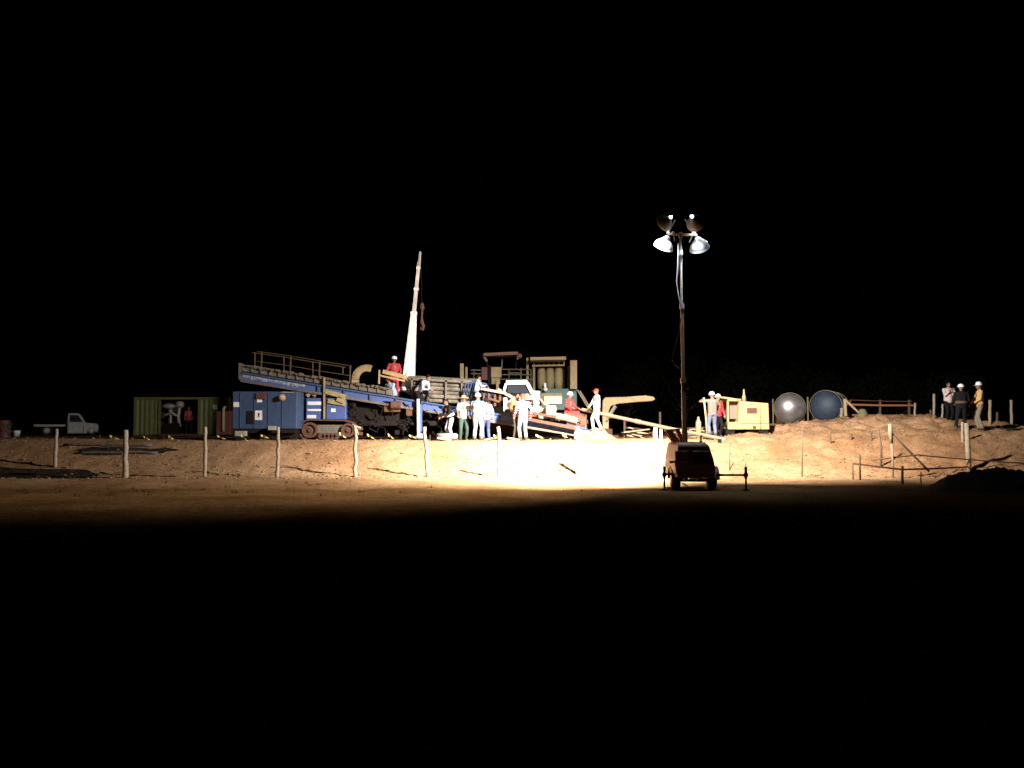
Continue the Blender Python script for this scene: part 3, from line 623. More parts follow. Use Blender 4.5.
# white painted strip with worn, unreadable lettering blocks at the tail
mb = MB(); rr = random.Random(4); px = 243
while px < 303:
    w = rr.uniform(0.8, 3.2); h = rr.uniform(0.6, 2.2)
    a = P(px, line(px, 1.5+rr.uniform(-.2, .4)), RY-0.006); b = P(px+w, line(px+w, 1.5+h+1.6), RY-0.006)
    mb.beam(((a.x+b.x)/2, RY-0.006, a.z), ((a.x+b.x)/2, RY-0.006, b.z), 0.006, abs(b.x-a.x)*.95, up=(1, 0, 0)); px += w+rr.uniform(.05, .7)
mb.build('worn_white_lettering', mat('worn_lettering_paint', (0.5, 0.52, 0.58), .7, 0, 1.0, (0.05, 0.07, 0.16), scale=9), beam)
# muddy rack strip above
rack = slanted(239, 392, -7.8, -1.6, 0.05, 0.5).build('rack_beam', 'rack', rig, bevel=0.02)
slanted(239, 388, -7.4, -2.5, 1.3, 1.6).build('rack_beam', 'rack', rig, bevel=0.02)
mb = MB(); rr = random.Random(9)
for px in range(241, 390, 4): v = q(px+rr.uniform(-1, 1), line(px, -7.8+rr.uniform(-.3, .5)), 0.1); mb.box(v, (rr.uniform(.07, .15), .35, rr.uniform(.05, .12)), (0, 0.16, 0))
for px in range(243, 390, 9): a = q(px, line(px, -7.2), 0.02); b = q(px, line(px, -2), 0.02); mb.beam(a, b, .07, .05, up=(0, 1, 0))
mb.build('rack_teeth', 'rack', rack)
mb = MB()
mb.add([(v.x, v.y, v.z) for v in [q(240, line(240, -1), 0.2), q(586, line(586, -1), 0.2), P(586, line(586, -1), RY)+Vector((0, 1.5, 0)), P(240, line(240, -1), RY)+Vector((0, 1.5, 0))]], [(0, 1, 2, 3)])
mb.build('deck_plate', 'dark', rig)
mb = MB(); mb.add([v for v in (q(238.5, 363, -.02), q(241.5, 363, -.02), q(241.5, 381, -.02), q(238.5, 379, -.02))]+[v for v in (q(238.5, 363, 1.7), q(241.5, 363, 1.7), q(241.5, 381, 1.7), q(238.5, 379, 1.7))], [(0,1,2,3),(7,6,5,4),(0,4,5,1),(1,5,6,2),(2,6,7,3),(3,7,4,0)]); mb.build('end_plate', 'rack', rig)
# railing on the tail
rail = MB()
for dy in (0.35,):
    for px, t in ((262, 352), (291, 356), (320, 361), (350.5, 365.5)): a = q(px-0.8, line(px, -7), dy); b = q(px, t, dy); rail.beam(a, b, 0.05, 0.05, up=(0, 1, 0))
    for o in (0, 10.0):
        pts = [q(px, t+o, dy) for px, t in ((257, 351.2+(0)), (262, 352), (291, 356), (320, 361), (352, 366))]; rail.tube(pts, 0.016, 6)
rail.build('railing', 'railm', rig)
rail = MB()
for px, t in ((255, 353), (284, 357), (313, 362), (343, 367)): a = q(px, line(px, -7), 1.45); b = q(px, t, 1.45); rail.beam(a, b, 0.05, 0.05, up=(0, 1, 0))
rail.tube([q(px, t, 1.45) for px, t in ((252, 352.5), (284, 357), (313, 362), (346, 367.5))], 0.022, 6); rail.build('railing', 'railm', rig)
# cable chain arc
mb = MB(); cpts = []
for i in range(15):
    t = pi-pi*0.62*i/14; cpts.append(q(367+11.5*math.cos(t), 379-11*math.sin(t), 0.6))
cpts = [q(355.2, 383, 0.6)]+cpts
for i in range(len(cpts)-1): 
    mb.beam(cpts[i], cpts[i+1].lerp(cpts[i], 0.12), 0.28, 0.17, up=(0, 1, 0))
mb.build('cable_chain', 'tan', rig, bevel=0.01)
# upper walkway boards where the operator stands
mb = MB(); mb.beam(q(383, 371.5, 0.1), q(407, 377.5, 0.1), 0.12, 0.16); mb.build('walkway_beam', 'tan', rig); mb = MB(); mb.beam(q(380, 375.5, 0.15), q(405, 381, 0.15), 0.1, 0.07)
mb.beam(q(379, 384, .15), q(379.5, 370, .15), .06, .07, up=(0, 1, 0)); mb.build('walkway_beam', 'tan', rig)
# pile of drill rods in the middle (muddy)
pr = MB(); rr = random.Random(3)
for i in range(6):
    for j in range(5):
        r_ = 0.085; oy = 0.35+j*0.2+(i % 2)*.08; a = P(408+rr.uniform(-2, 5), 378.2+i*4.2-(0.6*j), RY); b = P(478+rr.uniform(-4, 4), 382.2+i*4.0-0.6*j, RY)
        pr.tube([(a.x, RY+oy, a.z), ((a.x+b.x)/2, RY+oy, (a.z+b.z)/2), (b.x, RY+oy, b.z)], r_, 9)
pb_ = pr.build('drill_rod_stack', mat('mud_caked_rods', (0.25, 0.21, 0.155), 0.9, 0.0, 1.0, (0.025, 0.022, 0.02), scale=3.2, bump=1.0), rig, smooth=False)
mb = MB()
for px in (412, 428, 446, 462, 477): mb.beam(q(px, 377+(px-410)*.06, .22), q(px, line(px, -1), .22), .07, .07, up=(0, 1, 0))
mb.beam(q(410, 379, .22), q(480, 383, .22), .07, .07); mb.build('rod_box_frame', 'rack', rig)
# carriage with rotary head
mb = MB(); mb.pbox(481, 390.5, 504, 406, RY+0.2, RY+1.4); mb.build('carriage', 'dark', rig, bevel=0.03)
mb = MB(); mb.add([], []); mb.beam(q(481, 389, .4), q(505, 393.5, .4), 1.0, 0.1); mb.beam(q(498, 389.5, .1), q(512, 397, .1), .16, .12); mb.build('carriage_cover', mat('dusty_pinkish_cover', (0.36, 0.25, 0.19), .8, 0, .4), rig)
mb = MB()
for px in (484, 489, 495, 500): mb.beam(q(px, 393, .1), q(px, 406, .1), .09, .07, up=(0, 1, 0))
mb.tube([q(482, 402, .05), q(490, 399, -.05), q(499, 402, .05)], .05, 8); mb.build('carriage_pillar', 'rust', rig)
mb = MB()
for k in range(4):
    mb.tube([q(462+k*3, 398, .1), q(466+k*3, 384-k, .0), q(474+k*4, 381+k, .05), q(480+k*4, 388+k*2, .1), q(483+k*4, 396, .15)], .035, 7)
mb.build('hydraulic_hoses', 'blue_dull', rig, smooth=True)
# operator canopy: white frame with dark windscreen
mb = MB(); mb.beam(q(506, 383.2, .3), q(527, 382.6, .3), .9, .17); mb.beam(q(527, 382.8, -.1), q(532.5, 393.5, -.1), .12, .14); mb.beam(q(527, 382.8, .7), q(532.5, 393.5, .7), .12, .14); mb.beam(q(506, 383.5, -.1), q(504, 391, -.1), .1, .12, up=(0, 1, 0))
cab = mb.build('operator_canopy', 'white_clean', rig, bevel=0.02)
mb = MB(); mb.add([q(508, 384.5, -.05), q(526.5, 384.2, -.05), q(531, 393, -.05), q(507, 393, -.05)], [(0, 1, 2, 3)]); mb.build('windscreen', 'glassd', cab)
mb = MB(); mb.pbox(506, 393, 532, 404, RY+.25, RY+1.2); mb.build('operator_station', 'concrete', rig, bevel=.03)
mb = MB(); mb.pbox(503.5, 397.5, 507, 409, RY-.35, RY-.05); mb.pbox(507, 402.5, 512, 409, RY-.36, RY-.04); mb.pbox(503.5, 409, 505, 411.5, RY-.35, RY-.05); mb.pbox(510.5, 409, 512, 411.5, RY-.35, RY-.05); mb.build('operator_seat', 'plastic', rig, bevel=.02)
# control cabinets and pale boxes toward the lower end
M['cream'] = mat('cream_paint', (0.42, 0.31, 0.20), 0.6, 0, 0.7, scale=6); M['pinkw'] = mat('dusty_pink_paint', (0.42, 0.20, 0.15), .7, 0, .5, scale=6)
mb = MB(); mb.pbox(533, 391, 540, 404, RY+.1, RY+.6); mb.pbox(533, 405, 539, 413, RY+.12, RY+.6); mb.build('control_cabinet', 'white', rig, bevel=.015)
mb = MB(); mb.pbox(525, 393.5, 533, 400, RY+.0, RY+.5); mb.build('control_cabinet', 'pinkw', rig, bevel=.015)
mb = MB(); mb.pbox(546, 405.5, 556, 415.5, RY-.05, RY+.6); mb.pbox(544, 396, 562, 404, RY+.9, RY+1.4); mb.build('tool_box', 'cream', rig, bevel=.02)
mb = MB(); mb.pbox(528, 411, 537, 416.5, RY-.1, RY+.3); mb.build('tool_box', 'redp', rig, bevel=.02)
mb = MB(); rr = random.Random(21)
for k in range(16):
    px = rr.uniform(536, 578); py = line(px)-rr.uniform(3, 14); mb.box(q(px, py, rr.uniform(.1, 1.1)), (rr.uniform(.08, .4), rr.uniform(.1, .5), rr.uniform(.06, .3)), (rr.uniform(-.3, .3), rr.uniform(-.4, .4), 0))
mb.tube([q(540, 399, 0), q(544, 404, -.1), q(552, 407, 0)], .04); mb.tube([q(556, 416, -.1), q(566, 418, -.12), q(577, 421, -.1)], .13, 12); mb.build('valve_block', 'cream', rig, bevel=.01)
# breakout vise at the front
mb = MB()
for px, w in ((570, .28), (576, .3), (582, .26)):
    c = q(px, line(px, -5), .3); mb.lathe([(.12, -w/2), (.38, -w/2), (.38, w/2), (.12, w/2), (.12, -w/2)], c, (1, 0, -0.16), 18)
mb.build('breakout_vise', 'rust', rig)
mb = MB(); mb.beam(q(583, 418, .1), q(583, 440, .1), .25, .22, up=(0, 1, 0)); mb.pbox(574, 430, 594, 439, RY-.1, RY+1.7); mb.beam(q(585, 420, 1.4), q(585, 440, 1.4), .25, .2, up=(0, 1, 0)); mb.build('anchor_frame', 'concrete', rig, bevel=.02)
# second lower strip (pinkish) under the beam on the right
mb = MB(); mb.beam(q(528, 419.2, -.3), q(576, 428.5, -.3), .2, .12); mb.beam(q(520, 411, -.1), q(580, 421, -.1), .12, .1); mb.build('side_rail', 'rust', rig)
# chassis/undercarriage
mb = MB(); mb.pbox(300, 421, 570, 426, RY+.15, RY+1.6); mb.pbox(352, 405, 412, 422, RY+.35, RY+1.5); mb.pbox(346, 393, 352, 422, RY+.3, RY+1.4); mb.pbox(425, 413, 480, 421.5, RY+.5, RY+1.5); mb.pbox(490, 421.2, 560, 433, RY+.6, RY+1.5)
ch = mb.build('chassis', 'dark', rig, bevel=.03)
mb = MB(); rr = random.Random(5)
for k in range(16):
    px = rr.uniform(346, 470); py = rr.uniform(max(396, line(px, 9)), 434)
    if k % 2: mbp = MB(); mbp.box(q(px, py, rr.uniform(.02, .4)), (rr.uniform(.08, .35), .25, rr.uniform(.05, .2))); mbp.build('hydraulic_pump', 'dark', ch)
    else: mbp = MB(); mbp.lathe([(0, -.12), (.09, -.12), (.1, 0), (.09, .12), (0, .14)], q(px, py, rr.uniform(.02, .3)), (rr.uniform(-1, 1), -.4, rr.choice((0, 0, 1))), 10); mbp.build('hydraulic_pump', 'dark', ch)
for k in range(40):
    px = rr.uniform(344, 440); py = rr.uniform(398, 428); mbp = MB(); mbp.tube([q(px, py, -.02), q(px+rr.uniform(2, 5), py+rr.uniform(-3, 5), -.08), q(px+rr.uniform(3, 9), py+rr.uniform(-2, 9), -.04), q(px+rr.uniform(2, 12), py+rr.uniform(0, 10), .05)], rr.uniform(.012, .028), 6); mbp.build('hose', 'dark', ch)
mb = MB(); mb.pbox(384, 401, 400, 412, RY+.0, RY+.35); mb.lathe([(0, -.2), (.16, -.2), (.16, .2), (0, .2)], q(396, 405, -.05), (1, 0, 0), 16); mb.pbox(406, 408, 413, 416, RY-.02, RY+.3); mb.build('gearbox', 'rust', rig, bevel=.02)
# engine cover
mb = MB(); mb.pbox(306, 398, 346, 419.5, RY-.02, RY+1.3); ec = mb.build('engine_cover', 'blue', rig, bevel=.03)
for a in ((307.5, 401.5, 321, 405), (307.5, 409, 321, 411), (307, 415, 316, 418.3), (331, 408.5, 335.5, 412)): mb = MB(); mb.pbox(*a, RY-.035, RY-.021); mb.build('white_stripe', 'white', ec)
mb = MB(); mb.pbox(322.3, 397, 326.5, 420, RY-.04, RY+.1); mb.build('cover_gap', 'dark', ec)
mb = MB(); mb.beam(q(324.3, 378, -.1), q(324.3, 419, -.1), .07, .05, up=(0, 1, 0)); mb.build('support_pillar', 'khaki', rig)
mb = MB(); mb.beam(q(326, 391.5, .0), q(346, 397, .0), .3, .18); mb.tube([q(307, 396, .1), q(311, 392, .1), q(316, 396, .1)], .1, 8); mb.beam(q(328, 401, -.04), q(345, 404, -.04), .1, .16); mb.box(q(341, 400, -.05), (.3, .2, .2), (0, .4, 0)); mb.build('hydraulic_cylinder', 'khaki', rig)
# crawler tracks
def track(dy, lo=299, hi=358):
    a = P(lo, 441, RY+dy); b = P(hi, 441, RY+dy); zb = gz((a.x+b.x)/2, RY+dy)+0.0; h = .82; w = .42
    mb = MB(); rr_ = h/2; x0 = a.x+rr_; x1 = b.x-rr_; zc = zb+rr_; loop = []
    for i in range(9): t = pi/2+pi*i/8; loop.append((x0+rr_*math.cos(t), zc+rr_*math.sin(t)))
    for i in range(1, 12): loop.append((x0+(x1-x0)*i/12, zb))
    for i in range(9): t = -pi/2+pi*i/8; loop.append((x1+rr_*.9*math.cos(t), zc-.03+rr_*.9*math.sin(t)))
    for i in range(1, 12): loop.append((x1+(x0-x1)*i/12, zb+h-.03+.03*(i/12)))
    n = len(loop)
    for i in range(n):
        p0 = Vector((loop[i][0], RY+dy+w/2, loop[i][1])); p1 = Vector((loop[(i+1) % n][0], RY+dy+w/2, loop[(i+1) % n][1])); mb.beam(p0, p1.lerp(p0, .1), w, .06, up=(0, 1, 0) if False else (0.001, 0, 1))
    tr = mb.build('crawler_track', 'rust', rig)
    mb = MB(); 
    for xx, rr2 in ((x0, .31), (x1, .27)): mb.lathe([(rr2*.72, -.12), (rr2, -.12), (rr2, .1), (rr2*.72, .1), (rr2*.72, -.12)], (xx, RY+dy+.14, zc), (0, 1, 0), 22)
    for i in range(5): xx = x0+.45+(x1-x0-.9)*i/4; mb.lathe([(0.02, -.1), (.12, -.1), (.12, .1), (.02, .1)], (xx, RY+dy+.14, zb+.17), (0, 1, 0), 14)
    mb.build('wheel_rims', 'rust', tr)
    mb = MB()
    for xx, rr2 in ((x0, .31), (x1, .27)): mb = MB(); mb.lathe([(0, -.09), (.07, -.1), (.09, -.05), (rr2*.72, -.02), (rr2*.72, .05), (0, .06)], (xx, RY+dy+.14, zc), (0, 1, 0), 18); mb.build('wheel_hub', 'rust', tr)

    mb = MB(); mb.box(((x0+x1)/2, RY+dy+.26, zc+.04), (x1-x0-.5, .2, .34)); mb.build('track_frame', 'rack', tr, bevel=.02)
track(-0.25); track(1.5)
# blue and white outrigger leg
mb = MB(); mb.beam(q(418.2, 399, -.25), q(418.6, 436, -.25), .10, .10, up=(0, 1, 0)); lg = mb.build('outrigger_leg', 'white', rig, bevel=.01)
mb = MB(); mb.beam(q(420.6, 404, -.2), q(421, 432, -.2), .10, .10, up=(0, 1, 0)); mb.build('outrigger_leg', 'blue', rig)
mb = MB(); A = q(418.7, 432, -.25); mb.lathe([(.04, .16), (.07, .1), (.22, .02), (.24, 0), (.24, -.05), (0, -.05)], (A.x+.08, A.y, gz(A.x, A.y)+.12), (0, 0, 1), 16); mb.beam((A.x, A.y, A.z), (A.x, A.y, gz(A.x, A.y)), .09, .09, up=(0, 1, 0)); mb.build('foot', 'pale_blue_cotton', lg)

# drill string running into the ground
mb = MB(); a = P(582, 409.5, 37.75); b = P(668, 428.2, 36.2); c = P(700, 434.5, 35.6); d_ = P(726, 439.8, 35.15)
mb.tube([a, b, c, d_], 0.072, 14); 
for t in (.33, .66): m_ = a.lerp(b, t); dd = (b-a).normalized(); mb.tube([m_-dd*.12, m_+dd*.12], .09, 14)
tag(mb.build('drill_pipe', mat('pale_worn_pipe', (0.30, 0.21, 0.13), .5, .2, .4, scale=6), None, (a.x, a.y, gz(a.x, a.y)), smooth=False), 'long pale drill pipe slanting from the rig nose down into the ground', 'pipe')

# ---------------------------------------------------------------- crane behind the rig
CY = 38.6
cb = PG(404, CY); crane = thing('loader_crane', cb, 'slim crane with raised white telescopic boom standing behind the drill rig', 'crane')
def qc(px, py, dy=0): return P(px, py, CY+dy)
mb = MB(); mb.beam(cb, qc(402, 393), .42, .42, up=(0, 1, 0)); mb.lathe([(.35, 0), (.35, .5), (.28, .55), (0, .55)], qc(402, 404), (0, 0, 1), 16); mb.build('column', 'dark', crane)
def taper(p0, p1, w0, w1, name, m):
    mb = MB(); d = (p1-p0).normalized(); sx = Vector((d.z, 0, -d.x)).normalized(); sy = Vector((0, 1, 0)); vs = []
    for p, w in ((p0, w0), (p1, w1)):
        for a, b in ((-1, -1), (1, -1), (1, 1), (-1, 1)): vs.append(p+sx*a*w/2+sy*b*w*.42)
    mb.add(vs, [(3, 2, 1, 0), (4, 5, 6, 7), (0, 1, 5, 4), (1, 2, 6, 5), (2, 3, 7, 6), (3, 0, 4, 7)]); return mb.build(name, m, crane, bevel=.02)
B1 = taper(qc(408.2, 387), qc(413.7, 314), .52, .24, 'boom', 'white_clean')
taper(qc(413.5, 317), qc(419.0, 262), .165, .13, 'boom_extension', 'boomext')
taper(qc(418.9, 266), qc(420.3, 251.5), .14, .09, 'boom_tip', 'galv')
for f_, w in ((289, .2), (268, .17), (313, .26)): 
    c = qc(413.5+(317-f_)*.1, f_); mb = MB(); mb.box(c, (w, w, .1)); mb.build('boom_collar', 'white', crane)
mb = MB(); mb.tube([qc(396.5, 393.5, -.15), qc(400, 390.5, -.15), qc(406, 389.5, -.15), qc(410, 391.5, -.15), qc(414, 395, -.15)], [.12, .19, .2, .16, .08], 12); mb.tube([qc(403.5, 386, -.3), qc(405.5, 378, -.28), qc(408.5, 372, -.2)], [.07, .06, .05], 8); mb.build('knuckle', 'white', crane, smooth=True)
mb = MB(); mb.tube([qc(420.4, 254), qc(422, 303)], .012, 5); o = mb.build('hoist_rope', 'dark', crane)
mb = MB(); mb.tube([qc(422, 303), qc(422.3, 309)], [.06, .1], 8); mb.tube([qc(422.3, 309), qc(421.8, 318), qc(422, 323)], [.05, .04, .08], 8)
mb.tube([qc(422, 323), qc(423.6, 326), qc(422.6, 330), qc(420.8, 329), qc(420.6, 326.5)], [.07, .06, .05, .04, .02], 8); mb.build('hook', 'rust', o)

# ---------------------------------------------------------------- blue power unit behind the rig tail
UY = 36.35
ub = PG(267, UY+.8); unit = thing('power_unit', ub, 'boxy blue power unit with white notices under the raised rig tail', 'power unit')
mb = MB(); mb.pbox(232.5, 391.5, 297, 429, UY, UY+2.1); ubx = mb.build('housing', 'blue_dull', unit, bevel=.04)
def dec(a, m, nm='notice', t=.015): mb = MB(); mb.pbox(*a, UY-t, UY-.003); return mb.build(nm, m, unit)
dec((255, 410.5, 262, 420), 'white'); dec((233.5, 402, 239, 407), 'white'); dec((257, 399.5, 262, 402.3), 'white')
d1 = dec((256, 393, 265, 399), 'maroon', 'vent', .06); dec((258, 413, 259.5, 417), 'maroon', 'notice_mark', .02)
dec((246.5, 411, 254.5, 424), 'dark', 'open_hatch', .02); dec((281, 391.9, 294, 392.6), 'galv', 'edge_trim', .02)
mb = MB(); c = P(282, 397.5, UY); mb.lathe([(0, -.22), (.10, -.2), (.11, -.05), (.14, 0)], c, (0, 1, 0), 18); mb.build('exhaust_cap', 'tan', unit, smooth=True)
mb = MB(); rr = random.Random(6)
for px in range(240, 296, 14): mb.beam(P(px, 393, UY-.01), P(px, 428, UY-.01), .02, .03, up=(0, 1, 0))
mb.build('panel_ribs', 'blue_dull', ubx)
mb = MB(); mb.pbox(234, 429, 295, 433, UY+.05, UY+2.0)
for px in (238, 252, 275, 292): A = P(px, 433, UY+.2); mb.box((A.x, UY+.5, (A.z+gz(A.x, UY+.5))/2), (.25, .5, max(.1, A.z-gz(A.x, UY+.5))))
mb.build('skid_frame', 'dark', unit)
mb = MB(); mb.pbox(235, 431, 245, 436, UY-.5, UY-.2); mb.pbox(268, 426, 275, 430, UY-.3, UY-.1); mb.build('pipe_guard', 'galv', unit)

# ---------------------------------------------------------------- green side-opening container
KY = 57.5
kb = PG(182, KY+1.2); kon = thing('green_container', kb, 'olive green corrugated container with a wide dark opening in its long side', 'container')
S = KY/F
def kx(px): return P(px, 430, KY).x
zt = P(100, 399, KY).z; zb_ = kb.z+.1
def corr(x0, x1, y, z0, z1, name, m, par):
    mb = MB(); vs = []; n = int((x1-x0)/.07); 
    for i in range(n+1):
        x = x0+(x1-x0)*i/n; d = (0, 0, .05, .05)[i % 4]; vs += [(x, y+d, z0), (x, y+d, z1)]
    mb.add(vs, [(2*i, 2*i+1, 2*i+3, 2*i+2) for i in range(n)]); return mb.build(name, m, par)
corr(kx(136), kx(158), KY, zb_, zt, 'side_panel', 'green_corr', kon); corr(kx(200), kx(228.5), KY, zb_, zt, 'side_panel', 'green_corr', kon)
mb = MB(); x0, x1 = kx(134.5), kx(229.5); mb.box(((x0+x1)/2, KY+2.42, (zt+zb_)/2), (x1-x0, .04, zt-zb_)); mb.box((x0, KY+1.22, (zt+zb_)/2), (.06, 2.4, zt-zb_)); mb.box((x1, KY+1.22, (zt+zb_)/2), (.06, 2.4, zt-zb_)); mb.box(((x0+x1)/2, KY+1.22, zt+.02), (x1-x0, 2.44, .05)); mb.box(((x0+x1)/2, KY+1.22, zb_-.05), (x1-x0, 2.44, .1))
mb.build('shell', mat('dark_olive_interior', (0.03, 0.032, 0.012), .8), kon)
mb = MB()
for px in (135, 159.5, 199, 229): mb.box((kx(px), KY-.02, (zt+zb_)/2), (.13, .12, zt-zb_+.1))
mb.box(((x0+x1)/2, KY-.03, zt+.04), (x1-x0+.1, .1, .14)); mb.build('corner_posts', mat('olive_frame_paint', (0.16, 0.15, 0.05), .6), kon)
mb = MB(); mb.box((kx(215), KY-.06, zt-.5), (.28, .01, .3)); mb.build('pale_sign', 'white', kon)
mb = MB(); mb.box((kx(180), KY-.1, zb_-.02), (kx(199)-kx(160), .3, .12)); mb.build('sill', 'rust', kon)
# equipment inside the opening
eb = Vector((kx(168), KY+.7, zb_)); eq = thing('pump_unit', eb, 'pale machinery with round covers standing inside the green container opening', 'machine')
mb = MB(); mb.box(eb+Vector((0, 0, .35)), (1.0, .7, .7)); mb.build('base', 'dark', eq, bevel=.03)
mb = MB(); mb.ell(eb+Vector((-.2, -.1, 1.75)), (.42, .3, .18)); mb.ell(eb+Vector((.45, 0, 1.85)), (.28, .25, .25)); mb.build('cover', 'galv', eq, smooth=True)
mb = MB(); mb.tube([eb+Vector((-.1, 0, .7)), eb+Vector((-.1, 0, 1.7))], .07); mb.tube([eb+Vector((.45, 0, .5)), eb+Vector((.4, -.1, 1.1)), eb+Vector((.45, 0, 1.7))], .1); mb.tube([eb+Vector((-.4, -.1, 1.2)), eb+Vector((0, -.2, 1.35)), eb+Vector((.3, -.1, 1.15))], .08); mb.ell(eb+Vector((-.05, -.2, 1.45)), (.13, .1, .13)); mb.build('pipework', 'galv', eq)
# red cabinet beside the container
qb = PG(224, 50); rc = thing('pipe_cabinet', qb, 'dark maroon cabinet with a pale upright pipe beside the green container', 'cabinet')
mb = MB(); mb.box(qb+Vector((.05, 0, .75)), (.8, .5, 1.25)); mb.build('case', 'maroon', rc, bevel=.03)
mb = MB(); mb.tube([qb+Vector((.05, -.3, .3)), qb+Vector((.05, -.3, 1.5)), qb+Vector((.12, -.25, 1.62))], .08); mb.build('upright_pipe', 'tan', rc, smooth=True)
mb = MB()
for dx in (-.3, .4): mb.box(qb+Vector((dx, 0, .07)), (.1, .45, .16))
mb.build('feet', 'dark', rc)

# ---------------------------------------------------------------- pickup far left
VY = 60.0
vb = PG(72, VY+.8); pk = thing('pickup_truck', vb, 'dusty white flatbed pickup parked in the dark at the far left', 'truck'); pk_rot = 0.42
def v_(px, py): p = P(px, py, VY); return (p.x, p.z)
def prof(pts, y0, y1, name, m, par, bevel=.04):
    pts = [v_(*p) for p in pts]; n = len(pts); mb = MB(); mb.add([(x, y0, z) for x, z in pts]+[(x, y1, z) for x, z in pts], [tuple(range(n)), tuple(reversed(range(n, 2*n)))]+[(i, i+n, (i+1) % n+n, (i+1) % n) for i in range(n)]); return mb.build(name, m, par, bevel=bevel)
prof([(69, 422.5), (86.5, 422.5), (97, 423.5), (98, 426), (97.5, 432), (94.5, 432), (93.3, 429.2), (90.8, 427.8), (88.2, 429.2), (87, 433.5), (69, 433.5)], VY, VY+1.7, 'body', 'pickw', pk)
cabp = prof([(69, 422.6), (69.8, 413.8), (71, 413), (79.5, 413), (81.5, 414.5), (86.2, 422.6)], VY+.12, VY+1.58, 'cab', 'pickw', pk)
prof([(71.2, 421.8), (71.6, 415), (79.2, 415), (83.2, 421.8)], VY+.10, VY+.118, 'side_window', 'glassd', cabp, 0)
prof([(69.7, 423.4), (70.1, 423.4), (70.1, 432.5), (69.7, 432.5)], VY-.01, VY-.004, 'door_seam', 'dark', cabp, 0)
prof([(83.6, 423.4), (84, 423.4), (84, 432.5), (83.6, 432.5)], VY-.01, VY-.004, 'door_seam', 'dark', cabp, 0)
prof([(39, 424.3), (67.5, 424.3), (67.5, 426.8), (39, 426.8)], VY-.05, VY+1.8, 'flatbed', 'galv', pk)
prof([(43, 426.9), (96, 431), (96, 432.3), (43, 429.5)], VY+.4, VY+1.3, 'chassis', 'dark', pk)
for px in (50.5, 90.8):
    for yy in (VY+.02, VY+1.45):
        c = P(px, 431.5, VY); zc = gz(c.x, yy)+.34; mb = MB(); mb.lathe([(.0, -.1), (.22, -.1), (.33, -.09), (.35, 0), (.33, .09), (.22, .1), (0, .1)], (c.x, yy+.12, zc), (0, 1, 0), 22); w_ = mb.build('wheel', 'black', pk, smooth=True)
        mb = MB(); mb.lathe([(0, -.12), (.1, -.13), (.19, -.11), (.2, 0)], (c.x, yy+.12, zc), (0, 1, 0), 16); mb.build('rim', 'galv', w_, smooth=True)
prof([(97.6, 424.6), (98.3, 424.6), (98.3, 426.4), (97.6, 426.4)], VY+.12, VY+.4, 'headlight', 'glassd', pk, 0)
prof([(97, 430.5), (99, 430.5), (99, 432.5), (97, 432.5)], VY+.05, VY+1.65, 'bumper', 'dark', pk, 0)
pk.rotation_euler = (0, 0, pk_rot); pk.location.x -= 0.5
# barrel and bucket at the left edge
db = PG(4, 46); mb = MB(); mb.lathe([(0, 0), (.28, 0), (.29, .02), (.28, .3), (.3, .32), (.28, .34), (.28, .6), (.3, .62), (.28, .64), (.28, .86), (.26, .86), (0, .84)], db, (0, 0, 1), 20)
tag(mb.build('oil_drum', 'maroon', None, db, smooth=False), 'faded red drum standing in the dark at the left edge', 'drum')
db = PG(17, 47); mb = MB(); mb.lathe([(0, 0), (.13, 0), (.17, .34), (.18, .35), (.155, .34), (.12, .03), (0, .03)], db, (0, 0, 1), 18); tag(mb.build('bucket', 'plastic', None, db, smooth=False), 'small white bucket right of the faded red drum', 'bucket')
# dark pipes lying on the bank
for i, (x0, x1, Y, lab) in enumerate(((64, 152, 34.7, 'long dark pipe lying on the left bank, upper of two'), (78, 158, 33.9, 'long dark pipe lying on the left bank, lower of two'))):
    pts = []; 
    for k in range(11): p = PG(x0+(x1-x0)*k/10, Y+.02*math.sin(k), .05); pts.append(p)
    mb = MB(); mb.tube(pts, .055, 9); tag(mb.build('pipe', 'rack', None, pts[5], smooth=True), lab, 'pipe')
# leaf-like weed clump near the drum
def bush(name, base, rx, rz, n, label, m, seed, leaf=.06, trunk=True, cat='bush', group=None, th=0.3):
    rr = random.Random(seed); r = thing(name, base, label, cat, group)
    mb = MB(); lobes = [(Vector((rr.gauss(0, rx*.42), rr.gauss(0, rx*.42), th*rz*2+rr.uniform(.1, .9)*rz*1.5)), rx*rr.uniform(.3, .55)) for _ in range(9)]
    if trunk:
        tb = MB(); tb.tube([base-Vector((0, 0, .1)), base+Vector((.05*rx, 0, rz*.5)), base+Vector((-.03*rx, .02, rz*1.0))], [.05*rz, .04*rz, .02*rz], 7)
        for l, lr in lobes: tb.tube([base+Vector((0, 0, rz*.45)), base+l*.6+Vector((0, 0, .1*rz)), base+l], [.025*rz, .016*rz, .006*rz], 5)
        tb.build('trunk', 'woodd', r, smooth=True)
    for k in range(n):
        l, lr = rr.choice(lobes); d = Vector((rr.gauss(0, 1), rr.gauss(0, 1), rr.gauss(0, .8))); d.normalize(); c = base+l+d*lr*rr.uniform(.4, 1.1)
        e = Euler((rr.uniform(0, 6), rr.uniform(0, 6), rr.uniform(0, 6))).to_matrix(); s_ = leaf*rr.uniform(.6, 1.4)
        mb.add([c+e @ Vector(v) for v in ((-s_, 0, 0), (0, -s_*.4, 0), (s_, 0, 0), (0, s_*.4, 0))], [(0, 1, 2, 3)])
    mb.build('crown', m, r); return r
M['leaf'] = mat('dull_green_leaves', (0.05, 0.075, 0.022), .8, 0, .5, (0.10, 0.08, 0.03), scale=2, bump=0)
bush('weed', PG(9, 44), .35, .35, 160, 'small green weed clump at the foot of the faded red drum', 'leaf', 3, .05, cat='plant')
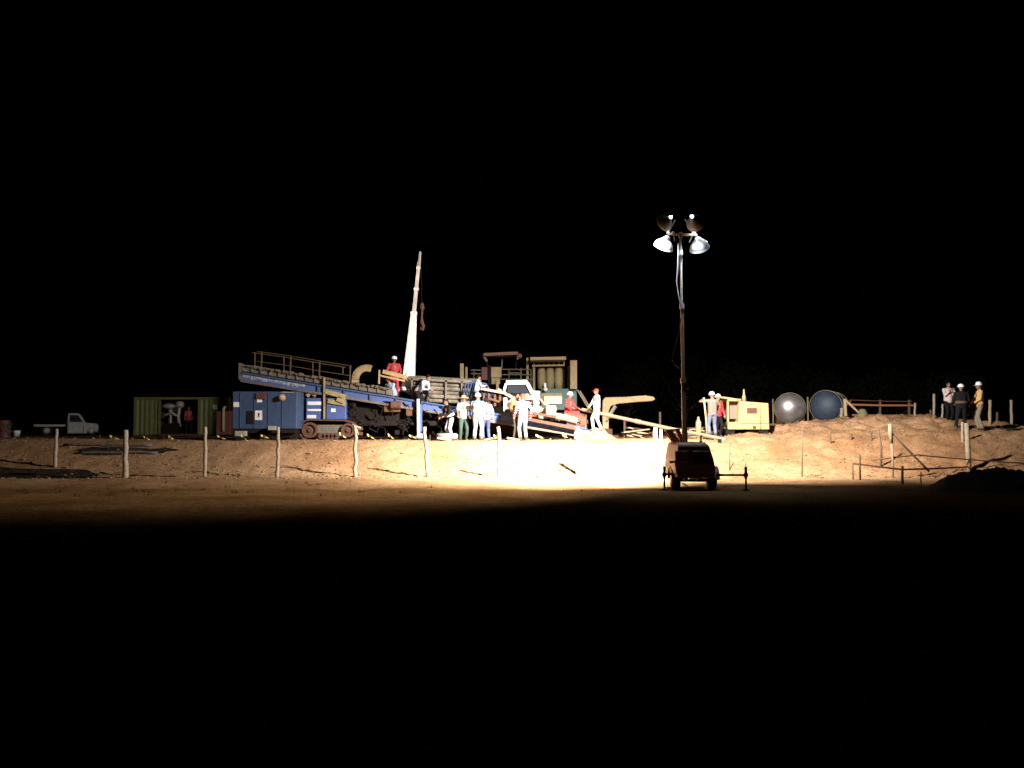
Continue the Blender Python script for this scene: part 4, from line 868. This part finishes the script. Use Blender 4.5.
bush('weed', PG(109, 34.2), .12, .16, 60, 'tiny green weed beside the dark pipes on the left bank', 'leaf', 5, .035, cat='plant')

# ---------------------------------------------------------------- machinery behind the rig: mud recycling plant
NY = 42.0
nb = PG(520, NY+1.5); mp = thing('mud_recycling_plant', nb, 'tall mud recycling plant with canopies, ochre railings and a teal tank behind the rig', 'machine')
def n_(px, py, dy=0): return P(px, py, NY+dy)
def nbx(a, m, nm, d0=0, d1=.3, bevel=.01): mb = MB(); mb.pbox(*a, NY+d0, NY+d1); return mb.build(nm, m, mp, bevel=bevel)
nbx((541, 388.5, 577, 410), 'teal', 'tank', .2, 2.4, .03)
nbx((462, 392, 541, 412), 'dark', 'tank', .6, 2.5, .03)
nbx((470, 411.9, 577, 430), 'dark', 'base_frame', .3, 2.6, .03)
def post(px, t, b, w, m, dy=0, nm='post'): mb = MB(); mb.beam(n_(px, b, dy), n_(px, t, dy), w, w*.8, up=(0, 1, 0)); return mb.build(nm, m, mp)
post(462, 363.5, 392, .16, 'tan'); post(466.5, 367, 392, .1, 'khaki', .4); post(573.5, 360.5, 389, .3, 'tan'); post(569, 366, 389, .12, 'khaki', .6)
post(527.5, 358, 390, .1, 'tan', .1); post(534, 364, 392, .1, 'khaki', .2); post(502, 358, 368, .05, 'teal', .3); post(521, 368, 386, .07, 'railm', -.05); post(497.5, 380, 392, .12, 'tan', -.05)
nbx((491, 367, 501.5, 377.5), 'tan', 'switch_box', .0, .35); nbx((491.5, 378, 500, 384), 'khaki', 'switch_box', .02, .4); nbx((481.5, 367, 487.5, 380), 'maroon', 'filter_housing', .05, .5); nbx((488, 365, 490.6, 385), 'dark', 'filter_housing', .1, .5)
mb = MB()
for a, b, y in ((471, 481, 370), (471, 481, 373.5), (502, 531, 369.3), (508, 520, 372.8), (500, 533, 379.3), (468, 481, 378.5), (502, 531, 374.5)): mb.beam(n_(a, y, -.03), n_(b, y+.2, -.03), .04, .05)
for px in (509, 521, 474, 531): mb.beam(n_(px, 369, -.03), n_(px, 390, -.03), .04, .05, up=(0, 1, 0))
mb.build('railing', 'railm', mp)
# canopy 1: curved brownish roof
M['canopy'] = mat('faded_reddish_canvas', (0.20, 0.115, 0.09), .9, 0, .4)
mb = MB(); mb.beam(n_(484, 355.6), n_(518, 354.2), 1.3, .13); mb.beam(n_(483, 354.5, -.4), n_(487, 361.5, -.4), .1, .1, up=(0, 1, 0)); mb.ell(n_(519.5, 356, -.3), (.12, .2, .12)); mb.beam(n_(518, 355, -.4), n_(517.8, 359.5, -.4), .08, .08, up=(0, 1, 0)); cn = mb.build('canopy', 'canopy', mp)
mb = MB()
for px in (487, 516): mb.beam(n_(px, 356, .3), n_(px, 392, .3), .05, .05, up=(0, 1, 0))
mb.build('canopy_posts', 'dark', cn)
# canopy 2 : flat roof above hopper panels
mb = MB(); mb.beam(n_(530, 360), n_(565, 359.3), 1.6, .13); mb.build('canopy', 'tan', mp)
mb = MB(); mb.beam(n_(532, 365.8), n_(564, 365.2), .06, .07)
for px in range(534, 566, 5): mb.beam(n_(px, 361, .1), n_(px, 366, .1), .05, .05, up=(0, 1, 0))
mb.build('truss', 'khaki', mp)
for px in (541.5, 550, 558.5):
    mb = MB(); c = n_(px, 389, .5); t = n_(px, 367.5, .5); mb.tube([c, c.lerp(t, .4), c.lerp(t, .8), t], [.17, .20, .19, .15], 10); mb.build('hydrocyclone', 'khaki', mp, smooth=True)
nbx((536, 368.5, 564.5, 388), 'dark', 'hopper_back', .85, .9)
nbx((541, 393, 562, 401), 'tan', 'tank_plate', .12, .19); mb = MB(); mb.beam(n_(545, 383, 0), n_(545.5, 391, 0), .1, .06, up=(0, 1, 0)); mb.ell(n_(545.5, 389.3, -.1), (.1, .08, .1)); mb.build('work_lamp', 'plastic', mp)
mb = MB(); mb.beam(n_(577.5, 390), n_(590, 411), .06, .06, up=(0, 1, 0)); mb.beam(n_(580, 391, .6), n_(592, 411, .6), .06, .06, up=(0, 1, 0))
for k in range(6): t = k/5; mb.beam(n_(578+12*t, 391.5+19*t, 0), n_(578+12*t+.5, 391.5+19*t, .6), .04, .04)
mb.build('ladder', 'khaki', mp)

# ---------------------------------------------------------------- bent pale steel arm (digger boom)
AY = 40.5
ab = PG(606, AY); am = thing('crane_arm', ab, 'bent tan steel arm with a tapered tip reaching right behind the drill pipe', 'machine arm')
def a_(px, py): return P(px, py, AY)
out = [(602.5, 436), (602, 412), (602.3, 400.5), (605, 397.5), (625, 397), (645, 395.5), (653, 396.8), (655, 399.3), (652, 401), (636, 402.2), (618, 403.8), (610.5, 406), (608.5, 411), (608.5, 436)]
mb = MB(); n = len(out); f0 = [a_(*p) for p in out]
mb.add([v-Vector((0, .14, 0)) for v in f0]+[v+Vector((0, .14, 0)) for v in f0], [tuple(range(n)), tuple(reversed(range(n, 2*n)))]+[(i, i+n, (i+1) % n+n, (i+1) % n) for i in range(n)])
mb.build('arm', 'tan', am, bevel=.03)
mb = MB(); mb.box(ab+Vector((0, 0, .08)), (1.0, .9, .18)); mb.box(ab+Vector((0, 0, .3)), (.5, .5, .3)); mb.build('base', 'rust', am, bevel=.03)
mb = MB(); mb.tube([a_(606, 421)+Vector((0, -.2, 0)), a_(615, 406)+Vector((0, -.2, 0))], .05, 8); mb.tube([a_(610, 414)+Vector((0, -.2, 0)), a_(615, 406)+Vector((0, -.2, 0))], .08, 8); mb.build('ram', 'steel', am)
# mud-caked clutter pile between rig nose and arm
pb2 = PG(597, 36.9); cl = heap('earth_heap', pb2.x, 36.9, .85, .6, .42, 12, 'pale excavated earth heap under the man with the red cap', 'earth')
# cut fence rails & rig supply pipes (clutter) right of the mast
for i, (px, Y, lab) in enumerate(((640, 38.5, 'loose stack of dusty planks lying behind the drill pipe'), (697, 38.0, 'jumbled stack of dusty planks left of the man leaning on a pole'))):
    b0 = PG(px, Y); st = thing('plank_stack', b0, lab, 'planks'); rr = random.Random(i+60)
    for k in range(8):
        mb = MB(); c = b0+Vector((rr.uniform(-.4, .4), rr.uniform(-.25, .3), .05+.05*k)); mb.box(c, (rr.uniform(.5, 1.5), .14, .05), (0, rr.uniform(-.28, .28), rr.uniform(-.8, .8))); mb.build('plank', ('timber', 'rust', 'wood')[k % 3], st)
b0 = PG(698.5, 37.6); mb = MB(); mb.lathe([(.0, 0), (.1, 0), (.11, .05), (.11, .6), (.05, .72), (.04, .82), (0, .83)], b0+Vector((0, 0, 0)), (0, 0, 1), 12); tag(mb.build('gas_bottle', 'tan', None, b0, smooth=True), 'dusty upright gas bottle beside the planks left of the man leaning on a pole', 'bottle')
for px, pt, lab, Y in ((660, 412, 'dark short stake behind the drill pipe', 40.5), (624.5, 421, 'thin pale stake under the bent steel arm', 39.5)):
    b0 = PG(px, Y); t0 = P(px, pt, Y); mb = MB(); mb.tube([b0-Vector((0, 0, .1)), t0], .045, 7); tag(mb.build('stake', 'woodd', None, b0), lab, 'stake')
b0 = PG(661, 33.2); mb = MB(); t0 = P(661, 429, 33.2); mb.tube([b0-Vector((0, 0, .1)), t0], .05, 8); tag(mb.build('stake', 'wood', None, b0), 'slim pale stake right beside the overexposed fence post by the light tower', 'stake')

# ---------------------------------------------------------------- yellow generator
GY = 37.6
gb = PG(748, GY+.6); ge = thing('generator', gb, 'cream yellow generator cabin with a small dark window on the right', 'generator')
def gbx(a, m, nm, d0=0, d1=1.3, bevel=.02, par=None): mb = MB(); mb.pbox(*a, GY+d0, GY+d1); return mb.build(nm, m, par or ge, bevel=bevel)
mb = MB(); vs = []
for dy in (0, 1.4):
    for a in ((739, 401), (768.5, 403.2), (769.5, 429.5), (728, 429.5), (728, 422), (738.5, 422)): v = P(*a, GY); vs.append((v.x, GY+dy, v.z))
mb.add(vs, [(0, 1, 2, 3, 4, 5), (11, 10, 9, 8, 7, 6)]+[(i, i+6, (i+1) % 6+6, (i+1) % 6) for i in range(6)]); hs = mb.build('housing', 'yellow', ge, bevel=.03)
w_ = gbx((747, 408, 757, 413.5), 'rust', 'window', -.02, -.004, 0, hs)
gbx((746.4, 407.4, 757.6, 408), 'tan', 'window_frame', -.03, -.004, 0, w_); gbx((746.4, 413.5, 757.6, 414.1), 'tan', 'window_frame', -.03, -.004, 0, w_)
gbx((727, 401.5, 729.2, 422), 'yellow', 'pillar', 0, .1); gbx((727.5, 399.3, 739, 401.3), 'tan', 'roof', -.05, 1.4); gbx((729.3, 402, 738.4, 419), mat('dusty_pink_panel', (0.25, 0.15, 0.12), .8), 'engine_bay', .35, 1.3)
mb = MB(); mb.beam(P(714, 396.8, GY+.3), P(739, 400.3, GY+.3), .7, .07); mb.build('awning', 'khaki', ge)
mb = MB(); mb.beam(P(741, 423, GY-.01), P(769, 423, GY-.01), .02, .02); mb.beam(P(760, 404, GY-.01), P(760.3, 429, GY-.01), .02, .02, up=(0, 1, 0)); mb.pbox(753, 426, 756, 428.5, GY-.03, GY-.01); mb.build('panel_seams', 'rust', hs)
mb = MB(); c = P(744, 401.5, GY+.6); mb.tube([c, c+Vector((0, 0, .18)), c+Vector((0, 0, .3)), c+Vector((0, 0, .5))], [.09, .08, .045, .03], 9); mb.build('exhaust_pipe', 'khaki', ge, smooth=True)
mb = MB(); 
for px in (731, 764): A = P(px, 429.5, GY); g0 = gz(A.x, GY+.5); mb.box((A.x, GY+.6, (A.z+g0)/2), (.35, 1.0, max(.08, A.z-g0+.06)))
mb.build('skid', 'dark', ge)

# ---------------------------------------------------------------- horizontal tanks seen end-on
def tank(px, py, rpx, TYk, m, label, yaw, mm):
    c = P(px, py, TYk); r_ = rpx*TYk/F; L_ = 4.2; b0 = Vector((c.x, TYk+1.5, gz(c.x, TYk+1.5)))
    t = thing('storage_tank', b0, label, 'tank'); ax = Vector((math.sin(yaw), math.cos(yaw), 0))
    mb = MB(); mb.lathe([(0, -.3), (r_*.35, -.28), (r_*.7, -.2), (r_*.92, -.09), (r_, 0), (r_, L_), (r_*.7, L_+.2), (0, L_+.3)], c, ax, 40); sh = mb.build('shell', m, t, smooth=True)
    for s_ in (.05, 1.4, 2.8): mb = MB(); mb.lathe([(r_*1.0, s_), (r_*1.03, s_), (r_*1.03, s_+.08), (r_, s_+.08), (r_, s_)], c, ax, 40); mb.build('hoop', mm, sh)
    if m == 'tankb': mb = MB(); mb.lathe([(r_*.16, -.28), (r_*.16, -.34), (0, -.35)], c, ax, 18); mb.build('hatch', 'tankb', t)
    mb = MB()
    for s_ in (.4, 3.2):
        k = c+ax*s_; side = Vector((ax.y, -ax.x, 0))
        mb.beam(k-side*r_*.85-Vector((0, 0, r_*.7)), k+side*r_*.85-Vector((0, 0, r_*.7)), .2, r_*.6)
        for q_ in (-1, 1): a = k+side*r_*.8*q_-Vector((0, 0, r_*.5)); mb.beam(a, (a.x, a.y, gz(a.x, a.y)-.02), .18, .18, up=(0, 1, 0))
    mb.build('cradle', 'rust', t)
    mb = MB(); side = Vector((ax.y, -ax.x, 0))
    for q_ in (-1.1,): 
        for o_ in (0,): a = c+side*(r_*q_-o_*.5)-ax*.05; mb.beam((a.x, a.y, gz(a.x, a.y)), (a.x, a.y, c.z+r_*.6), .06, .06, up=(0, 1, 0))
    mb.build('ladder', 'khaki', t)
    return t
tank(790, 408, 15, 50, 'tankw', 'round white tank end with a shiny worn patch, left of two', .27, 'khaki')
tank(825.5, 406, 15.5, 49, 'tankb', 'round dark blue tank end, right of two', .47, 'khaki')
# pale pole structure right of blue tank
tb = PG(846, 44); tp = thing('pole_trestle', tb, 'pale pole trestle leaning against the right side of the blue tank', 'trestle')
def tq(px, py): return P(px, py, 44)
mb = MB(); mb.beam(tb, tq(844.5, 399), .12, .1, up=(0, 1, 0)); mb.build('pole', 'timber', tp); mb = MB(); mb.beam(tb+Vector((-.25, 0, 0)), tq(841.5, 408), .1, .09, up=(0, 1, 0)); mb.build('pole', 'wood', tp); mb = MB(); mb.beam(tq(845, 400), tq(859, 413), .08, .07, up=(0, 1, 0)); mb.build('brace', 'timber', tp)
# red rails behind
rb2 = PG(885, 45); rf = thing('rail_barrier', rb2, 'two long reddish rails running right from the blue tank', 'barrier')
for y0_, y1_, x0_, x1_ in ((404.5, 405.5, 846, 914), (415, 415.5, 845, 930), (400, 401.5, 850, 912)):
    mb = MB(); mb.tube([P(x0_, y0_, 45), P((x0_+x1_)/2, (y0_+y1_)/2+.4, 45), P(x1_, y1_, 45)], .05 if y0_ > 402 else .02, 7); mb.build('rail', 'rust' if y0_ < 402 else mat('red_oxide_rail', (0.34, 0.12, 0.06), .7), rf)
for px in (850, 880, 909): mb = MB(); mb.beam(PG(px, 45.1, -.1), P(px, 400, 45.1), .08, .08, up=(0, 1, 0)); mb.build('post', 'woodd', rf)
# sack
sb = PG(862.5, 42.5); mb = MB(); t0 = P(862, 409, 42.5); mb.tube([sb-Vector((0, 0, .1)), sb+Vector((0, 0, .15)), sb.lerp(t0, .5)+Vector((.05, 0, 0)), sb.lerp(t0, .85), t0], [.22, .24, .2, .15, .1], 12)
tag(mb.build('sack', mat('yellow_green_sacking', (0.17, 0.16, 0.07), .9, 0, .6), None, sb, smooth=True), 'yellowish green filled sack standing in front of the reddish rails', 'sack')
# back posts right
for px, pb, pt, w, Y, lab, m in ((934, 419, 394, 2.4, 43, 'tall pale post left of the man in the pinkish white shirt', 'wood'),
                              (915, 419, 403, 2.2, 44.5, 'short post at the right end of the reddish rails', 'wood'),
                              (909.5, 419, 409, 2.0, 46, 'faint short post behind the end of the reddish rails', 'woodd'),
                              (931, 428, 410, 2.0, 39.2, 'reddish stake on the bank below the tall pale post', 'rust'),
                              (942.5, 419, 404, 2.0, 42.4, 'short post half hidden behind the man in the pinkish white shirt', 'wood'),
                              (972.5, 420, 406, 2.4, 43, 'post seen between the dark clothed man and the man in yellow', 'wood'),
                              (990, 431, 400, 3.2, 38.3, 'greenish tinted post right of the man in yellow', 'khaki'),
                              (1011.5, 426, 400, 2.8, 41, 'rightmost pale post at the picture edge', 'wood'),
                              (997, 424, 412, 2.4, 42, 'dim short post between the greenish and the rightmost post', 'woodd'),
                              (962.5, 440, 422, 3.0, 34.6, 'short thick stub below the dark clothed man', 'wood')):
    b0 = PG(px, Y); t0 = P(px, pt, Y); mb = MB(); r_ = w*Y/F/2; rr = random.Random(px)
    pts = [b0-Vector((0, 0, .1))]+[b0.lerp(t0, k/5)+Vector((rr.gauss(0, .01), 0, 0)) for k in range(1, 6)]; mb.tube(pts, [r_*rr.uniform(.9, 1.1) for _ in pts], 8)
    tag(mb.build('back_post', m, None, b0, smooth=True), lab, 'post', 'posts standing behind the right bank')
for px, pb, pt, lab in ((830, 443, 435, 'short dark peg on the bank below the blue tank, leftmost of three'), (850.5, 440, 434, 'stubby dark peg on the bank, middle of three'), (871, 441, 432.5, 'thin dark peg on the bank, rightmost of three')):
    Y = foot(px, pb, 33, 37); b0 = PG(px, Y); t0 = P(px, pt, Y); mb = MB(); mb.tube([b0-Vector((0, 0, .05)), t0], .04 if px != 850.5 else .06, 7); tag(mb.build('peg', 'woodd', None, b0), lab, 'peg')
Y = foot(723, 441, 33, 37.5); b0 = PG(719.5, Y-.15); mb = MB(); mb.box(b0+Vector((0, 0, .06)), (.13, .12, .14)); tag(mb.build('stone_block', 'dark', None, b0, bevel=.02), 'small dark block on the bright bank behind the exhaust', 'block')
a = P(957, 434, 36.0); pts = [PG(px, 36.2, .06) for px in (957, 975, 993, 1010, 1030)]; mb = MB(); mb.tube(pts, .05, 8); tag(mb.build('pipe', 'black', None, pts[2], smooth=True), 'dark pipe lying on the bank at the feet of the man in yellow', 'pipe')
# concrete block and timber offcuts by the workers
bY = 36.0; b0 = PG(447, bY); mb = MB(); mb.lathe([(.14, -.12), (.36, -.12), (.42, -.06), (.42, .08), (.36, .13), (.14, .13), (.14, -.12)], b0+Vector((0, 0, .15)), (0, 0, 1), 22); mb.build; tag(mb.build('tyre', 'concrete', None, b0, smooth=True), 'grey dusty tyre lying flat in front of the worker with the pale apron', 'tyre')
for i, (px, Y, l, an, lab) in enumerate(((444, 35.6, .55, .35, 'short pale timber resting by the flat grey tyre'), (492, 35.7, .6, -.4, 'pale timber offcut right of the worker in banded pale blue'), (513, 35.7, .5, .3, 'pale timber offcut at the feet of the striped shirt man'))):
    b0 = PG(px, Y); mb = MB(); mb.box(b0+Vector((0, 0, .07)), (l, .1, .07), (0, an*.5, an)); tag(mb.build('timber_offcut', 'timber', None, b0, bevel=.01), lab, 'timber')
# debris in the hot zone
for i, (px, py, l) in enumerate(((561, 471.5, .3), (537, 477.5, .14))):
    Y = foot(px, py, 29, 35); b0 = PG(px, Y); mb = MB(); mb.tube([b0+Vector((-l/2, .05, .05)), b0+Vector((0, 0, .035)), b0+Vector((l/2, -.06, .02))], .03, 6)
    tag(mb.build('stick', 'woodd', None, b0), ('dark stick lying in the brightest patch of ground', 'small dark chip lying in the brightest patch of ground')[i], 'stick')

# ---------------------------------------------------------------- people placement
deckz = lambda px: P(px, line(px, -1.2), RY).z
def on(px, Y, dz=0): return PG(px, Y, dz)
def facecam(a=0): return pi+a     # local +y toward -Y
A = P(394, 384, RY+.9); person((A.x, A.y, P(394, 399.5, RY+.9).z), facecam(.3), 'person in red shirt and white helmet standing high on the rig walkway', 'red_cotton', 'red_cotton', 'helmet', (0.25, .25, 1.12), (-.2, .3, 1.1), stout=1.05)
A = P(391.5, 404, RY-.15); person((A.x, RY+.62, P(392, 418, RY).z), facecam(-.6), 'person in red cap and bluish shirt bending below the rig walkway', 'pale_blue_cotton', 'dark_cloth', 'caps', (0.4, .4, 1.0), (.0, .45, .95), lean=.5)
A = P(418, 400, RY+.1); person((A.x, RY-.02, P(418, 410, RY).z-.1), -pi/2-.5, 'person in pale blue shirt leaning forward over the rod stack by the crane', 'pale_blue_cotton', 'dark_cloth', 'hair', (0.1, .62, .9), (-.2, .6, .85), lean=.85, hip=.88)
A = P(476, 396, RY); person((A.x, RY-.05, P(476, 409, RY).z), -pi/2+.2, 'person in white and dark clothes climbing on the rig beside the hoses', 'white_cotton', 'denim', 'hair', (.1, .5, 1.2), (-.1, .45, 1.1), lean=.2, height=1.35)
person(on(450.5, 36.3), facecam(-1.0), 'person in dark top with pale cloth at the waist standing by the flat tyre', 'dark_cloth', 'white_cotton', 'hair', (.2, .4, .95), (-.15, .4, 1.0), lean=.3, vest='white_cotton', height=1.62)
person(on(463.5, 36.45), facecam(.2), 'person in straw hat, white T-shirt and dark green trousers facing the camera', 'white_cotton', 'dark_green_cloth', 'straw', (.25, .3, 1.0), (-.22, .3, .98), sleeves='short')
person(on(477.5, 36.0), -.3, 'person in pale blue shirt with light bands and white trousers seen from behind', 'stripe_reflect', 'white_cotton', 'helmet', (.3, .15, 1.05), (-.25, .3, 1.0), stout=1.12, height=1.78)
person(on(486, 36.5), .3, 'person in blue jeans mostly hidden behind the worker in banded pale blue', 'white_cotton', 'denim', 'hair', height=1.68)
person(on(523, 35.95), .35, 'person in blue and white striped shirt and light grey trousers seen from behind', 'stripe_blue', 'grey_trouser_cloth', 'caps', (.32, .05, .95), (-.3, .1, .95), stout=1.08, height=1.8)
person(on(517, 36.35), facecam(.5), 'person in orange shirt standing just left behind the striped shirt', 'orange_cloth', 'brown_cloth', 'hair', (.25, .3, 1.1), (-.3, .1, .9), height=1.8)
A = P(567.5, 415, RY+.6); person((A.x, RY+.55, P(568, 420, RY).z-.25), facecam(.9), 'person in red shirt and white helmet seated at the lower end of the rig', 'red_cotton', 'red_cotton', 'helmet', (.25, .4, .75), (-.15, .45, .72), hip=.55, feet=((.14, .42, .05), (-.12, .45, .05)), lean=.15)
person(on(597, 36.9, .36), pi/2+.3, 'person in red cap and white clothes standing on the pale earth heap', 'white_cotton', 'white_cotton', 'caps', (.1, .35, .95), (-.12, .2, .85), height=1.66, feet=((.1, .12, 0), (-.1, -.14, 0)))
leaner = on(712.5, 36.4); person(leaner, .1, 'person in taupe shirt, washed jeans and white helmet leaning on a pole', 'taupe_cloth', 'washed_denim', 'helmet', (.1, .3, 1.0), (-.30, .22, 1.50), sleeves='short', stout=1.05, look=-.1)
person(on(718, 36.95), facecam(.4), 'person in red shirt and cream helmet half hidden behind the man leaning on a pole', 'red_cotton', 'dark_cloth', 'helmety', height=1.68)
mb = MB(); b0 = PG(707, 36.35); t0 = P(703.8, 397.5, 36.35); mb.tube([b0, b0.lerp(t0, .5)+Vector((.02, 0, 0)), t0], .035, 8); tag(mb.build('wooden_pole', 'timber', None, b0, smooth=True), 'upright wooden pole held by the man in the taupe shirt', 'pole')
person(on(949, 41.0), facecam(.15), 'person in pinkish white shirt and dark trousers with both hands raised to the chest', 'pinkish_white_cloth', 'dark_cloth', 'hair', (.12, .28, 1.35), (-.1, .28, 1.4), height=1.8, stout=1.12, sleeves='long')
person(on(962, 35.8), -.25, 'person in all dark clothes and white helmet seen from behind on the bank', 'dark_cloth', 'dark_cloth', 'helmet', (.2, .25, 1.05), (-.2, .25, 1.05), feet=((.12, .05, 0), (-.24, -.12, -.03)), stout=1.15, vest='brown_cloth', height=1.74)
person(on(980.5, 36.0), pi/2-.2, 'person in yellow shirt and white helmet standing sideways near the right edge', 'yellow_cloth', 'khaki_cloth', 'helmet', (.1, .3, .98), (-.15, .25, 1.0), height=1.8)
A = Vector((kx(184), KY+.8, zb_)); person(A, facecam(.3), 'person in red shirt standing inside the green container opening', 'red_cotton', 'dark_cloth', 'hair', (.2, .3, 1.0), (-.2, .3, 1.0), height=1.75)

# ---------------------------------------------------------------- faint scrub trees beyond the site
M['scrub'] = mat('dry_scrub_leaves', (0.012, 0.013, 0.006), .9, 0, .4, (0.015, 0.011, 0.006), scale=1, bump=0)
tl = ['thorn tree far behind the bent steel arm', 'broad thorn tree far behind the light tower mast', 'low scrub tree far behind the generator', 'tall scrub tree far behind the white tank', 'small scrub tree far behind the blue tank', 'scrub tree far behind the reddish rails', 'leaning scrub tree in the dark behind the right-hand men', 'scrub tree in the dark behind the raised crane boom']
for i, (px, Y, rx, rz) in enumerate(((625, 74, 3.0, 2.6), (685, 82, 3.6, 3.2), (745, 76, 2.8, 2.2), (792, 84, 3.4, 3.2), (838, 78, 2.6, 2.0), (893, 80, 3.0, 2.6), (965, 76, 3.0, 2.3), (440, 84, 3.4, 3.0))):
    bush('scrub_tree', PG(px, Y), rx, rz, 2200, tl[i], 'scrub', 70+i, .2, cat='tree', group='scrub trees beyond the drilling site')

# ---------------------------------------------------------------- world, camera
w = bpy.data.worlds.new('World'); bpy.context.scene.world = w; w.use_nodes = True; nt = w.node_tree; bg = nt.nodes['Background']
sky = nt.nodes.new('ShaderNodeTexSky'); sky.sky_type = 'NISHITA'; sky.sun_disc = False; sky.sun_elevation = math.radians(-8); sky.sun_rotation = math.radians(200)
nt.links.new(sky.outputs[0], bg.inputs[0]); bg.inputs[1].default_value = 0.0005
cam = bpy.data.cameras.new('camera'); cam.sensor_width = 36; cam.lens = F/1024*36; cam.clip_end = 3000; cam.clip_start = 0.1
co = bpy.data.objects.new('camera', cam); co.location = (0, 0, CAMH); co.rotation_euler = (pi/2+PITCH, 0, 0); C.objects.link(co); bpy.context.scene.camera = co
sc = bpy.context.scene; sc.view_settings.view_transform = 'Standard'; sc.view_settings.look = 'None'; sc.view_settings.exposure = 0
sc.cycles.max_bounces = 6; sc.cycles.use_denoising = True
